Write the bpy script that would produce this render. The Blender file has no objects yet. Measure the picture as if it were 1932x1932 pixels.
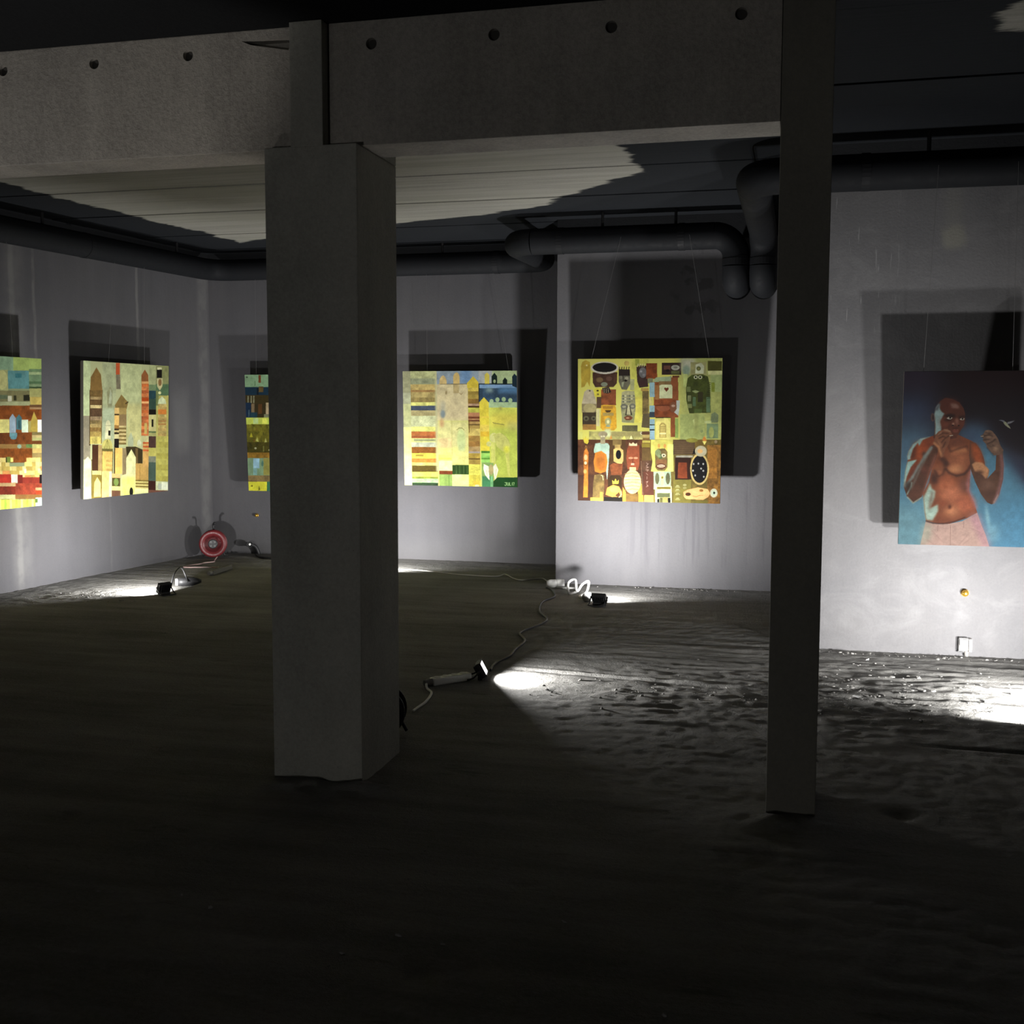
import bpy, bmesh, math, random
import numpy as np
from mathutils import Vector, Matrix

random.seed(4)
RNG = np.random.default_rng(11)
sc = bpy.context.scene
col = sc.collection

# ------------------------------------------------------------------ camera, world, exposure
def rot_cam(p, r, yaw):
    fwd = Vector((0, math.cos(p), -math.sin(p)))
    right0 = Vector((1, 0, 0))
    down0 = Vector((0, -math.sin(p), -math.cos(p)))
    right = math.cos(r) * right0 + math.sin(r) * down0
    down = -math.sin(r) * right0 + math.cos(r) * down0
    rz = Matrix.Rotation(yaw, 3, 'Z')
    right, down, fwd = rz @ right, rz @ down, rz @ fwd
    return Matrix((right, -down, -fwd)).transposed()

cam_data = bpy.data.cameras.new('camera')
cam = bpy.data.objects.new('camera', cam_data)
col.objects.link(cam)
cam.matrix_world = Matrix.Translation((0, 0, 1.5)) @ rot_cam(math.radians(4.994), math.radians(-0.13), math.radians(14.013)).to_4x4()
cam_data.sensor_width = 36.0
cam_data.lens = 36.0 * 2158.0 / 1932.0
cam_data.clip_start = 0.05
sc.camera = cam

world = bpy.data.worlds.new('world')
sc.world = world
world.use_nodes = True
world.node_tree.nodes['Background'].inputs[0].default_value = (0, 0, 0, 1)
world.node_tree.nodes['Background'].inputs[1].default_value = 0.0

sc.view_settings.view_transform = 'Standard'
sc.view_settings.look = 'None'
sc.view_settings.gamma = 1.0
sc.view_settings.exposure = 0.0
sc.view_settings.use_curve_mapping = False

# flood lights: name -> (x, y, heading degrees from +Y towards +X, tilt, watts, beam spread in degrees)
LED = (1.0, 0.985, 0.97)
LAMPS = dict(
    left=(-5.03, 8.33, -67, 24, 49.0, 150),
    middle=(-1.475, 8.74, 8, 44, 62.0, 142),
    strip=(-1.69, 6.12, 79, 28, 30.0, 152),
    back=(-3.80, 9.92, -12, 34, 54.0, 165),
    right_far=(1.42, 6.22, -26, 14, 36.0, 119),
    right_near=(1.17, 5.84, -22, 14, 30.0, 119),
)
FILL_LAMPS = [(-4.5, -3.4, 200, 25, 48.0, 170), (-2.8, -3.6, 4, 14, 15.0, 150)]  # unseen fill lamps, added behind the camera to brighten the foreground
FRONT_SPOT = dict(x=-3.6, y=2.3, watts=80.0)

# ------------------------------------------------------------------ helpers
def srgb(c):
    a = np.asarray(c, float)
    if a.max() > 1.0:
        a = a / 255.0
    return np.where(a <= 0.04045, a / 12.92, ((a + 0.055) / 1.055) ** 2.4)

def lin4(c):
    return tuple(float(v) for v in srgb(c)) + (1.0,)

def tag(o, label=None, cat=None, group=None, kind=None):
    if label: o['label'] = label
    if cat: o['category'] = cat
    if group: o['group'] = group
    if kind: o['kind'] = kind
    return o

def link(name, me, mat=None, parent=None, smooth=False):
    o = bpy.data.objects.new(name, me)
    if mat is not None and len(me.materials) == 0:
        me.materials.append(mat)
    if smooth:
        me.shade_smooth()
    col.objects.link(o)
    if parent is not None:
        o.parent = parent
    return o

def empty(name, loc=(0, 0, 0), rz=0.0, rx=0.0):
    o = bpy.data.objects.new(name, None)
    o.location = loc
    o.rotation_euler = (rx, 0, rz)
    o.empty_display_size = 0.05
    col.objects.link(o)
    return o

def bm_to(bm, name):
    me = bpy.data.meshes.new(name)
    bmesh.ops.recalc_face_normals(bm, faces=bm.faces)
    bm.to_mesh(me)
    bm.free()
    return me

def add_box(bm, x0, x1, y0, y1, z0, z1, mat=None, bevel=0.0):
    vs = [bm.verts.new(v) for v in ((x0, y0, z0), (x1, y0, z0), (x1, y1, z0), (x0, y1, z0), (x0, y0, z1), (x1, y0, z1), (x1, y1, z1), (x0, y1, z1))]
    fs = [bm.faces.new([vs[i] for i in f]) for f in ((0, 3, 2, 1), (4, 5, 6, 7), (0, 1, 5, 4), (1, 2, 6, 5), (2, 3, 7, 6), (3, 0, 4, 7))]
    if mat is not None:
        bmesh.ops.transform(bm, matrix=mat, verts=vs)
    if bevel > 0:
        es = list({e for f in fs for e in f.edges})
        bmesh.ops.bevel(bm, geom=es, offset=bevel, segments=2, affect='EDGES', profile=0.6)

def box_mesh(name, *a, **k):
    bm = bmesh.new()
    add_box(bm, *a, **k)
    return bm_to(bm, name)

def add_tube(bm, pts, r, seg=16, caps=True):
    """swept round tube through pts; r may be a number or a list"""
    pts = [Vector(p) for p in pts]
    n = len(pts)
    rs = r if isinstance(r, (list, tuple)) else [r] * n
    rings = []
    up = None
    for i, p in enumerate(pts):
        if i == 0: t = pts[1] - p
        elif i == n - 1: t = p - pts[i - 1]
        else: t = (pts[i + 1] - p).normalized() + (p - pts[i - 1]).normalized()
        t.normalize()
        if up is None:
            a = Vector((0, 0, 1)) if abs(t.z) < 0.9 else Vector((1, 0, 0))
            up = (a - t * a.dot(t)).normalized()
        else:
            up = (up - t * up.dot(t)).normalized()
        side = t.cross(up)
        rings.append([bm.verts.new(p + rs[i] * (math.cos(2 * math.pi * k / seg) * up + math.sin(2 * math.pi * k / seg) * side)) for k in range(seg)])
    for a, b in zip(rings, rings[1:]):
        for k in range(seg):
            bm.faces.new((a[k], a[(k + 1) % seg], b[(k + 1) % seg], b[k]))
    if caps:
        bm.faces.new(rings[0][::-1])
        bm.faces.new(rings[-1])

def tube_mesh(name, pts, r, seg=16, caps=True):
    bm = bmesh.new()
    add_tube(bm, pts, r, seg, caps)
    return bm_to(bm, name)

def add_lathe(bm, prof, seg=24, axis='Z', mat=None):
    """prof: list of (radius, height)"""
    rings = []
    new = []
    for r, h in prof:
        ring = []
        for k in range(seg):
            a = 2 * math.pi * k / seg
            x, y = r * math.cos(a), r * math.sin(a)
            v = {'Z': (x, y, h), 'Y': (x, h, y), 'X': (h, x, y)}[axis]
            ring.append(bm.verts.new(v))
        rings.append(ring)
        new += ring
    for a, b in zip(rings, rings[1:]):
        for k in range(seg):
            bm.faces.new((a[k], a[(k + 1) % seg], b[(k + 1) % seg], b[k]))
    for ring, (r, h) in ((rings[0], prof[0]), (rings[-1], prof[-1])):
        if r > 1e-5:
            bm.faces.new(ring)
    if mat is not None:
        bmesh.ops.transform(bm, matrix=mat, verts=new)

def lathe_mesh(name, prof, seg=24, axis='Z', mat=None):
    bm = bmesh.new()
    add_lathe(bm, prof, seg, axis, mat)
    return bm_to(bm, name)

def smooth_path(pts, n=6):
    """Catmull-Rom through pts"""
    P = [Vector(p) for p in pts]
    P = [P[0]] + P + [P[-1]]
    out = []
    for i in range(1, len(P) - 2):
        a, b, c_, d = P[i - 1], P[i], P[i + 1], P[i + 2]
        for k in range(n):
            t = k / n
            out.append(0.5 * ((2 * b) + (c_ - a) * t + (2 * a - 5 * b + 4 * c_ - d) * t * t + (3 * b - a - 3 * c_ + d) * t ** 3))
    out.append(P[-2])
    return out

# numpy value noise -------------------------------------------------
def vnoise(x, y, seed):
    r = np.random.default_rng(seed)
    T = r.random((256, 256))
    xi, yi = np.floor(x).astype(int), np.floor(y).astype(int)
    fx, fy = x - xi, y - yi
    fx, fy = fx * fx * (3 - 2 * fx), fy * fy * (3 - 2 * fy)
    g = lambda a, b: T[a & 255, b & 255]
    return (g(xi, yi) * (1 - fx) + g(xi + 1, yi) * fx) * (1 - fy) + (g(xi, yi + 1) * (1 - fx) + g(xi + 1, yi + 1) * fx) * fy - 0.5

# ------------------------------------------------------------------ materials
class NT:
    def __init__(self, name):
        self.m = bpy.data.materials.new(name)
        self.m.use_nodes = True
        self.t = self.m.node_tree
        self.b = self.t.nodes['Principled BSDF']
        self.b.inputs['Specular IOR Level'].default_value = 0.3
        self.tc = self.t.nodes.new('ShaderNodeTexCoord')
    def new(self, k): return self.t.nodes.new(k)
    def l(self, a, b): self.t.links.new(a, b)
    def put(self, sock, v):
        if isinstance(v, (int, float)): sock.default_value = v
        elif isinstance(v, tuple): sock.default_value = v
        else: self.l(v, sock)
    def math(self, op, a, b=0.0, clamp=False):
        n = self.new('ShaderNodeMath'); n.operation = op; n.use_clamp = clamp
        self.put(n.inputs[0], a); self.put(n.inputs[1], b)
        return n.outputs[0]
    def coords(self, scale=(1, 1, 1), loc=(0, 0, 0)):
        mp = self.new('ShaderNodeMapping')
        mp.inputs['Scale'].default_value = scale
        mp.inputs['Location'].default_value = loc
        self.l(self.tc.outputs['Object'], mp.inputs['Vector'])
        return mp.outputs[0]
    def noise(self, scale, detail=4, rough=0.55, vec=None, dist=0.0):
        n = self.new('ShaderNodeTexNoise')
        n.inputs['Scale'].default_value = scale
        n.inputs['Detail'].default_value = detail
        n.inputs['Roughness'].default_value = rough
        n.inputs['Distortion'].default_value = dist
        self.l(vec if vec is not None else self.tc.outputs['Object'], n.inputs['Vector'])
        return n.outputs['Fac']
    def ramp(self, fac, lo, hi, a=0.0, b=1.0):
        n = self.new('ShaderNodeMapRange'); n.clamp = True
        n.interpolation_type = 'SMOOTHSTEP'
        self.put(n.inputs['Value'], fac)
        n.inputs['From Min'].default_value = lo; n.inputs['From Max'].default_value = hi
        n.inputs['To Min'].default_value = a; n.inputs['To Max'].default_value = b
        return n.outputs[0]
    def mix(self, fac, a, b, mode='MIX'):
        n = self.new('ShaderNodeMix'); n.data_type = 'RGBA'; n.blend_type = mode
        self.put(n.inputs[0], fac); self.put(n.inputs[6], a); self.put(n.inputs[7], b)
        return n.outputs[2]
    def xyz(self):
        n = self.new('ShaderNodeSeparateXYZ'); self.l(self.tc.outputs['Object'], n.inputs[0]); return n.outputs
    def bump(self, h, strength=0.3, dist=0.01):
        n = self.new('ShaderNodeBump'); n.inputs['Strength'].default_value = strength; n.inputs['Distance'].default_value = dist
        self.l(h, n.inputs['Height']); self.l(n.outputs[0], self.b.inputs['Normal'])
    def color(self, v): self.put(self.b.inputs['Base Color'], v)
    def rough(self, v): self.put(self.b.inputs['Roughness'], v)
    def band(self, coord, c, w, soft):
        """1 inside |coord-c|<w with soft edge"""
        d = self.math('ABSOLUTE', self.math('SUBTRACT', coord, c))
        return self.ramp(d, max(w - soft, 0.0), w + soft, 1.0, 0.0)

def plain(name, c, rough=0.5, metal=0.0, var=0.12, scale=60.0, spec=0.4):
    n = NT(name)
    f = n.noise(scale, 3)
    base = np.array(c)
    n.color(n.mix(f, tuple(base * (1 - var)) + (1,), tuple(np.minimum(base * (1 + var), 1)) + (1,)))
    n.rough(n.ramp(f, 0.2, 0.8, max(rough - 0.08, 0.02), min(rough + 0.08, 1)))
    n.b.inputs['Metallic'].default_value = metal
    n.b.inputs['Specular IOR Level'].default_value = spec
    n.bump(f, 0.08, 0.002)
    return n.m

def concrete(name, c, blotch=0.22, streak=0.25, grain=0.12, extra=None, bumpy=0.25, streak_scale=5.0, pores=True, black_zone=None):
    n = NT(name)
    c = np.array(c)
    big = n.noise(0.9, 5, 0.6)
    mid = n.noise(4.5, 5, 0.6, n.coords((1, 1, 0.55)))
    st = n.noise(streak_scale, 4, 0.6, n.coords((1, 1, 0.035)))
    fine = n.noise(70, 3, 0.7)
    v = n.math('ADD', n.math('MULTIPLY', n.math('SUBTRACT', big, 0.5), blotch * 2.0), n.math('MULTIPLY', n.math('SUBTRACT', mid, 0.5), blotch * 1.6))
    v = n.math('ADD', v, n.math('MULTIPLY', n.math('SUBTRACT', st, 0.5), streak * 2.0))
    v = n.math('ADD', v, n.math('MULTIPLY', n.math('SUBTRACT', fine, 0.5), grain * 2.0))
    v = n.math('ADD', v, 1.0)
    comb = n.new('ShaderNodeCombineXYZ')
    for i in range(3): n.l(v, comb.inputs[i])
    base = n.mix(1.0, tuple(c) + (1,), comb.outputs[0], 'MULTIPLY')
    # slight warm / cool variation
    base = n.mix(n.ramp(big, 0.35, 0.7, 0.0, 0.35), base, n.mix(1.0, base, (1.04, 1.0, 0.93, 1), 'MULTIPLY'))
    if pores:
        vo = n.new('ShaderNodeTexVoronoi'); vo.inputs['Scale'].default_value = 22.0
        n.l(n.tc.outputs['Object'], vo.inputs['Vector'])
        p = n.math('MULTIPLY', n.ramp(vo.outputs['Distance'], 0.03, 0.07, 1.0, 0.0), n.ramp(n.noise(3.0, 2), 0.5, 0.62))
        base = n.mix(n.math('MULTIPLY', p, 0.55), base, tuple(c * 0.35) + (1,))
    if extra: base = extra(n, base, c)
    if black_zone:   # shade above the pipes, painted black into the wall top
        zz = n.math('ADD', n.xyz()[2], n.math('MULTIPLY', n.math('SUBTRACT', n.noise(2.5, 5, 0.7), 0.5), 0.10))
        base = n.mix(n.ramp(zz, black_zone, black_zone + 0.03), base, (0.014, 0.015, 0.017, 1))
    n.color(base)
    n.rough(0.88)
    h = n.math('ADD', n.math('MULTIPLY', fine, 0.35), n.math('ADD', mid, n.math('MULTIPLY', st, 0.6)))
    n.bump(h, bumpy, 0.02)
    return n.m

WALLC = (0.084, 0.083, 0.0895)

def left_wall_extra(n, b, c):
    o = n.xyz()
    y, z = o[1], o[2]
    wob = n.math('MULTIPLY', n.math('SUBTRACT', n.noise(3.0, 3), 0.5), 0.06)
    yw = n.math('ADD', y, wob)
    lite = (0.180, 0.177, 0.171, 1)
    for (yc, w, z0, z1, amt) in ((9.86, 0.018, 1.0, 3.2, 0.6), (8.30, 0.10, 0.0, 3.2, 0.35), (8.27, 0.03, 0.0, 3.2, 0.55), (8.52, 0.015, 1.8, 3.2, 0.5), (10.90, 0.075, 0.0, 3.2, 0.5), (9.40, 0.012, 0.0, 0.7, 0.2)):
        m = n.band(yw, yc, w, w * 0.6)
        m = n.math('MULTIPLY', m, n.math('MULTIPLY', n.ramp(z, z0 - 0.1, z0 + 0.15), n.ramp(z, z1 - 0.1, z1 + 0.1, 1.0, 0.0)))
        m = n.math('MULTIPLY', m, n.ramp(n.noise(6.0, 4), 0.3, 0.6, 0.35, 1.0))
        b = n.mix(n.math('MULTIPLY', m, amt), b, lite)
    # pale patch beside the second painting
    m = n.math('MULTIPLY', n.band(yw, 10.50, 0.13, 0.07), n.band(n.math('ADD', z, n.math('MULTIPLY', wob, 4.0)), 1.42, 0.30, 0.12))
    b = n.mix(n.math('MULTIPLY', m, 0.35), b, (0.180, 0.178, 0.176, 1))
    return b

def back_extra(n, b, c):
    o = n.xyz()
    z = o[2]
    m = n.math('MULTIPLY', n.ramp(z, 0.0, 0.35, 1.0, 0.0), 0.3)
    b = n.mix(m, b, (0.153, 0.151, 0.149, 1))
    m = n.math('MULTIPLY', n.band(o[0], -5.88, 0.03, 0.02), 0.3)
    return n.mix(m, b, (0.099, 0.097, 0.099, 1))

def middle_extra(n, b, c):
    o = n.xyz()
    x, z = o[0], o[2]
    st = n.noise(14.0, 4, 0.65, n.coords((1, 1, 0.05)))
    m = n.math('MULTIPLY', n.ramp(st, 0.50, 0.66), n.math('MULTIPLY', n.ramp(z, 0.10, 0.32), n.ramp(z, 0.75, 0.95, 1.0, 0.0)))
    m = n.math('MULTIPLY', m, n.ramp(x, -1.55, -1.2))
    b = n.mix(n.math('MULTIPLY', m, 0.55), b, (0.068, 0.065, 0.074, 1))
    # dark spots of damp high on the wall
    sp = n.math('MULTIPLY', n.ramp(n.noise(6.0, 4), 0.56, 0.64), n.math('MULTIPLY', n.ramp(z, 1.95, 2.2), n.math('MULTIPLY', n.ramp(x, -1.15, -0.95), n.ramp(x, -0.75, -0.6, 1.0, 0.0))))
    b = n.mix(n.math('MULTIPLY', sp, 0.6), b, (0.054, 0.053, 0.054, 1))
    return b

def right_extra(n, b, c):
    o = n.xyz()
    x, z = o[0], o[2]
    tr = n.noise(2.2, 6, 0.65, n.coords((1, 1, 1.6)), 1.4)
    b = n.mix(n.ramp(tr, 0.45, 0.75, 0.0, 0.4), b, (0.176, 0.174, 0.176, 1))
    # pale ochre spot high up with a drip above it
    dx = n.math('DIVIDE', n.math('SUBTRACT', x, 0.89), 0.075)
    dz = n.math('DIVIDE', n.math('SUBTRACT', z, 2.56), 0.075)
    d = n.math('SQRT', n.math('ADD', n.math('MULTIPLY', dx, dx), n.math('MULTIPLY', dz, dz)))
    d = n.math('ADD', d, n.math('MULTIPLY', n.math('SUBTRACT', n.noise(9.0, 3), 0.5), 1.2))
    b = n.mix(n.ramp(d, 0.5, 1.3, 0.55, 0.0), b, (0.189, 0.184, 0.149, 1))
    m = n.math('MULTIPLY', n.band(x, 0.88, 0.05, 0.04), n.ramp(z, 2.5, 2.6))
    b = n.mix(n.math('MULTIPLY', m, 0.25), b, (0.171, 0.167, 0.140, 1))
    # fine slanting scratches
    mp = n.new('ShaderNodeMapping'); mp.inputs['Rotation'].default_value = (0, math.radians(-22), 0); mp.inputs['Scale'].default_value = (60, 1, 4.5)
    n.l(n.tc.outputs['Object'], mp.inputs['Vector'])
    sc_ = n.noise(1.0, 2, 0.5, mp.outputs[0])
    m = n.math('MULTIPLY', n.ramp(sc_, 0.66, 0.72), n.math('MULTIPLY', n.ramp(x, 0.45, 0.65, 1.0, 0.0), n.ramp(z, 1.95, 2.15)))
    b = n.mix(n.math('MULTIPLY', m, 0.6), b, (0.248, 0.248, 0.248, 1))
    return b

M_left = concrete('concrete_left_wall', WALLC, 0.12, 0.12, 0.08, left_wall_extra, pores=False, black_zone=2.93)
M_back = concrete('concrete_back_wall', WALLC, 0.12, 0.12, 0.08, back_extra, black_zone=2.93)
M_mid = concrete('concrete_middle_wall', (0.106, 0.1045, 0.1115), 0.12, 0.12, 0.08, middle_extra, black_zone=2.93)
M_right = concrete('concrete_right_wall', (0.112, 0.1105, 0.1145), 0.16, 0.08, 0.10, right_extra, black_zone=2.93)
M_plainwall = concrete('concrete_plain_wall', (0.40, 0.39, 0.37))
M_beam = concrete('concrete_beam', (0.385, 0.366, 0.334), 0.30, 0.34, 0.42, bumpy=0.6)
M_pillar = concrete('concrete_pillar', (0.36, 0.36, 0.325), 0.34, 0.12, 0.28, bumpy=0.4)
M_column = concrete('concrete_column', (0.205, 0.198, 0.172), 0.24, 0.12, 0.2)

def ceiling_bare():
    n = NT('board_marked_concrete')
    c = np.array((0.252, 0.246, 0.219))
    g = n.noise(3.0, 5, 0.6, n.coords((0.25, 4, 1)))
    g2 = n.noise(9.0, 5, 0.65, n.coords((0.15, 5, 1)))
    fine = n.noise(90, 2)
    v = n.math('ADD', n.math('MULTIPLY', g, 0.5), n.math('ADD', n.math('MULTIPLY', g2, 0.45), n.math('MULTIPLY', fine, 0.2)))
    bare = n.mix(n.ramp(v, 0.35, 0.8), tuple(c * 0.72) + (1,), tuple(c * 1.2) + (1,))
    bare = n.mix(n.ramp(n.noise(1.3, 3), 0.4, 0.7, 0, 0.5), bare, tuple(c * np.array((0.95, 0.97, 0.9))) + (1,))
    # black area round the pipes: distance field in metres, ragged edge
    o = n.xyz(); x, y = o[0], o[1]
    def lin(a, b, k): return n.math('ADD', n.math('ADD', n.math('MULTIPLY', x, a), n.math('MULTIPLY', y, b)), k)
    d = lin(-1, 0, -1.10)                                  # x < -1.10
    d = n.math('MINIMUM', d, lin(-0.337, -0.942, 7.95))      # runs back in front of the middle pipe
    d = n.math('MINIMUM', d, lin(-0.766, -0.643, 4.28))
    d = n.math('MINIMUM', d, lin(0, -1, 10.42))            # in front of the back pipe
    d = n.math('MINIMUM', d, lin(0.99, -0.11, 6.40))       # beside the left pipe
    d2 = n.math('MINIMUM', lin(1, 0, -0.80), lin(0.3, -0.95, 4.93))   # lighter corner over the right bay
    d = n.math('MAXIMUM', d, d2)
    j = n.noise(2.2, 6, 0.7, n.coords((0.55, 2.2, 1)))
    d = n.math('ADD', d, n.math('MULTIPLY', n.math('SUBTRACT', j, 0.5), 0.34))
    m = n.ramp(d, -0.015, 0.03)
    black_zone = n.mix(fine, (0.012, 0.0135, 0.0155, 1), (0.018, 0.020, 0.0235, 1))
    n.color(n.mix(m, black_zone, bare))
    n.rough(0.9)
    n.b.inputs['Specular IOR Level'].default_value = 0.1
    n.bump(v, 0.35, 0.01)
    return n.m
M_ceil = ceiling_bare()

def black_ceiling():  # near-black concrete for the front slab and the backing of the planks
    n = NT('black_ceiling_concrete')
    f = n.noise(60, 4)
    n.color(n.mix(f, (0.016, 0.017, 0.019, 1), (0.026, 0.028, 0.030, 1)))
    n.rough(0.92); n.b.inputs['Specular IOR Level'].default_value = 0.1; n.bump(f, 0.3, 0.01)
    return n.m
M_ceilblack = black_ceiling()

def floor_mat():
    n = NT('rough_concrete_floor')
    a = n.noise(1.1, 6, 0.6)
    tr = n.noise(2.2, 6, 0.65, n.coords((0.35, 3.0, 1)))
    f = n.noise(55, 4, 0.7)
    v = n.math('ADD', n.math('MULTIPLY', a, 0.45), n.math('ADD', n.math('MULTIPLY', tr, 0.45), n.math('MULTIPLY', f, 0.25)))
    b = n.mix(n.ramp(v, 0.38, 0.8), (0.175, 0.172, 0.161, 1), (0.38, 0.372, 0.35, 1))
    dk = n.ramp(n.noise(3.4, 6, 0.7, n.coords((0.5, 1.6, 1))), 0.60, 0.70)
    b = n.mix(n.math('MULTIPLY', dk, 0.5), b, (0.07, 0.068, 0.062, 1))
    n.color(b)
    n.rough(0.9)
    n.b.inputs['Specular IOR Level'].default_value = 0.2
    g = n.noise(180, 3, 0.7)
    n.bump(n.math('ADD', n.math('ADD', f, n.math('MULTIPLY', g, 0.6)), n.math('MULTIPLY', tr, 0.6)), 0.8, 0.014)
    return n.m
M_floor = floor_mat()

M_pipe = plain('black_foam_rubber', (0.009, 0.0098, 0.0115), 0.7, var=0.2, scale=30, spec=0.15)
M_band = plain('black_tape', (0.010, 0.0105, 0.012), 0.6, scale=40, spec=0.15)
M_black = plain('black_plastic', (0.018, 0.018, 0.019), 0.5)
M_blackmetal = plain('black_cast_metal', (0.022, 0.022, 0.023), 0.42, 0.2)
M_white = plain('white_plastic', (0.80, 0.80, 0.78), 0.4, var=0.04)
M_cord = plain('white_cable', (0.62, 0.60, 0.55), 0.5, var=0.05)
M_red = plain('red_plastic', (0.13, 0.014, 0.017), 0.4, var=0.15)
M_brass = plain('brass', (0.62, 0.36, 0.06), 0.28, 0.85)
M_steel = plain('galvanised_steel', (0.42, 0.40, 0.37), 0.4, 0.7)
M_aged = plain('dusty_plastic', (0.17, 0.165, 0.145), 0.6, var=0.2)
M_darkgrey = plain('dark_grey_plastic', (0.10, 0.10, 0.10), 0.5)
M_grey = plain('grey_clear_plastic', (0.20, 0.195, 0.19), 0.25)
M_pink = plain('faded_pink_cable', (0.42, 0.30, 0.28), 0.5)
M_wire = plain('steel_wire', (0.22, 0.22, 0.22), 0.35, 0.6)
M_canvas = plain('raw_canvas', (0.13, 0.12, 0.10), 0.9, scale=200)
M_wood = plain('stretcher_pine', (0.42, 0.30, 0.17), 0.7, scale=25)
M_socketdark = plain('dark_hole', (0.06, 0.057, 0.052), 0.95)

def lens_mat():
    m = bpy.data.materials.new('lit_led_lens'); m.use_nodes = True
    b = m.node_tree.nodes['Principled BSDF']
    b.inputs['Base Color'].default_value = (0.9, 0.9, 0.9, 1)
    b.inputs['Emission Color'].default_value = (1.0, 0.99, 0.97, 1)
    b.inputs['Emission Strength'].default_value = 8.0
    return m
M_lens = lens_mat()

# ------------------------------------------------------------------ setting
ROOM_X0, ROOM_X1, ROOM_Y0 = -9.0, 6.5, -5.5
CEIL, CEIL_FRONT = 3.14, 3.006
LD = Vector((math.cos(math.radians(83.9)), math.sin(math.radians(83.9)), 0))   # along the left wall
LN = Vector((LD.y, -LD.x, 0))                                                   # into the room
LP = Vector((-6.351, 8.031, 0))
def LW(s, off, z): return LP + LD * s + LN * off + Vector((0, 0, z))

def floor_height(X, Y):
    Yw = Y + 0.12 * vnoise(X * 0.5, Y * 0.5, 21)
    h = 0.008 * vnoise(X * 0.6, Y * 1.2, 1) + 0.0032 * vnoise(X * 0.9 + 9, Yw * 9.0, 2)
    h = h + 0.0026 * vnoise(X * 3.2, Yw * 20, 3) + 0.0010 * vnoise(X * 9, Y * 16, 4) + 0.0024 * vnoise(X * 20, Y * 24, 5) + 0.0022 * vnoise(X * 38, Y * 42, 6)
    # broken crust: terraces of torn screed in front of the right-hand lamps
    crust = np.exp(-(((X - 0.15) / 1.25) ** 2 + ((Y - 6.15) / 0.75) ** 2))
    t = vnoise(X * 3.5 + 3, Yw * 13, 7) + 0.7 * vnoise(X * 10, Yw * 24, 8)
    h = h + crust * (0.009 * np.clip(t * 6, -0.6, 0.5) + 0.008 * vnoise(X * 21, Y * 24, 9) + 0.005 * vnoise(X * 40, Y * 44, 10))
    c2 = np.exp(-(((X + 5.6) / 0.9) ** 2 + ((Y - 8.1) / 0.5) ** 2))
    h = h + c2 * (0.006 * np.clip(t * 5, -0.5, 0.5) + 0.005 * vnoise(X * 30, Y * 34, 9))
    # trowel ridges along the bays
    rid = np.exp(-(((X + 0.7) / 1.3) ** 2 + ((Y - 7.2) / 0.8) ** 2))
    h = h + rid * 0.005 * vnoise(X * 0.7, Yw * 10 + 0.6 * X, 12)
    # day joint in front of the strip lamp and the crack on the right
    wob = 0.02 * vnoise(X * 1.5, X * 0 + 3.3, 13)
    m = (X > -1.62) & (X < 0.6)
    h = h - np.where(m, 0.016 * np.exp(-((Y - (6.41 - 0.11 * (X + 1.6)) - wob) / 0.014) ** 2), 0)
    h = h + np.where(m, 0.006 * np.exp(-((Y - (6.45 - 0.11 * (X + 1.6)) - wob) / 0.02) ** 2), 0)
    m = (X > 0.45)
    h = h - np.where(m, 0.022 * np.clip((X - 0.45) / 0.4, 0, 1) * np.exp(-((Y - 5.37 - 0.02 * (X - 0.8) - wob) / 0.020) ** 2), 0)
    # small hollows trodden into the screed near the camera
    for hx, hy, a in ((-2.6, 3.62, 1), (0.40, 4.40, 1.3), (-0.95, 2.78, 0.8), (-2.95, 3.05, 1), (-1.35, 2.25, 0.8)):
        h = h - 0.013 * a * np.exp(-(((X - hx) / 0.045) ** 2 + ((Y - hy) / 0.05) ** 2))
    # kicked-out screed at the foot of the pillar and column
    for px, py, w in ((-1.6, 4.18, 0.28), (-1.9, 4.17, 0.22), (0.02, 4.22, 0.20)):
        h = h + 0.010 * np.exp(-(((X - px) / w) ** 2 + ((Y - py) / 0.09) ** 2)) * (1 + 2 * vnoise(X * 16, Y * 16, 15))
    return h

def grid_mesh(name, xs, ys, fn):
    X, Y = np.meshgrid(xs, ys)
    Z = fn(X, Y)
    nx, ny = len(xs), len(ys)
    co = np.stack([X, Y, Z], -1).reshape(-1, 3).astype(np.float32)
    i = np.arange((ny - 1) * (nx - 1))
    r, c_ = i // (nx - 1), i % (nx - 1)
    a = r * nx + c_
    q = np.stack([a, a + 1, a + nx + 1, a + nx], -1).astype(np.int32)
    return mesh_from(name, co, q)

def mesh_from(name, co, quads):
    me = bpy.data.meshes.new(name)
    me.vertices.add(len(co)); me.vertices.foreach_set('co', co.ravel())
    nf = len(quads)
    me.loops.add(nf * 4); me.loops.foreach_set('vertex_index', quads.ravel())
    me.polygons.add(nf)
    me.polygons.foreach_set('loop_start', np.arange(nf, dtype=np.int32) * 4)
    me.update(calc_edges=True)
    me.validate()
    return me

xs = np.concatenate([np.linspace(ROOM_X0, -6.8, 12), np.arange(-6.78, 1.9, 0.02), np.linspace(1.92, ROOM_X1, 30)])
ys = np.concatenate([np.linspace(ROOM_Y0, 1.8, 40), np.arange(1.82, 11.25, 0.02)])
floor = link('floor', grid_mesh('floor', xs, ys, floor_height), M_floor, smooth=True)
tag(floor, 'rough dark grey concrete floor of the basement', kind='structure')

def fz(x, y):
    return float(floor_height(np.array([x], float), np.array([y], float))[0])

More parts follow.
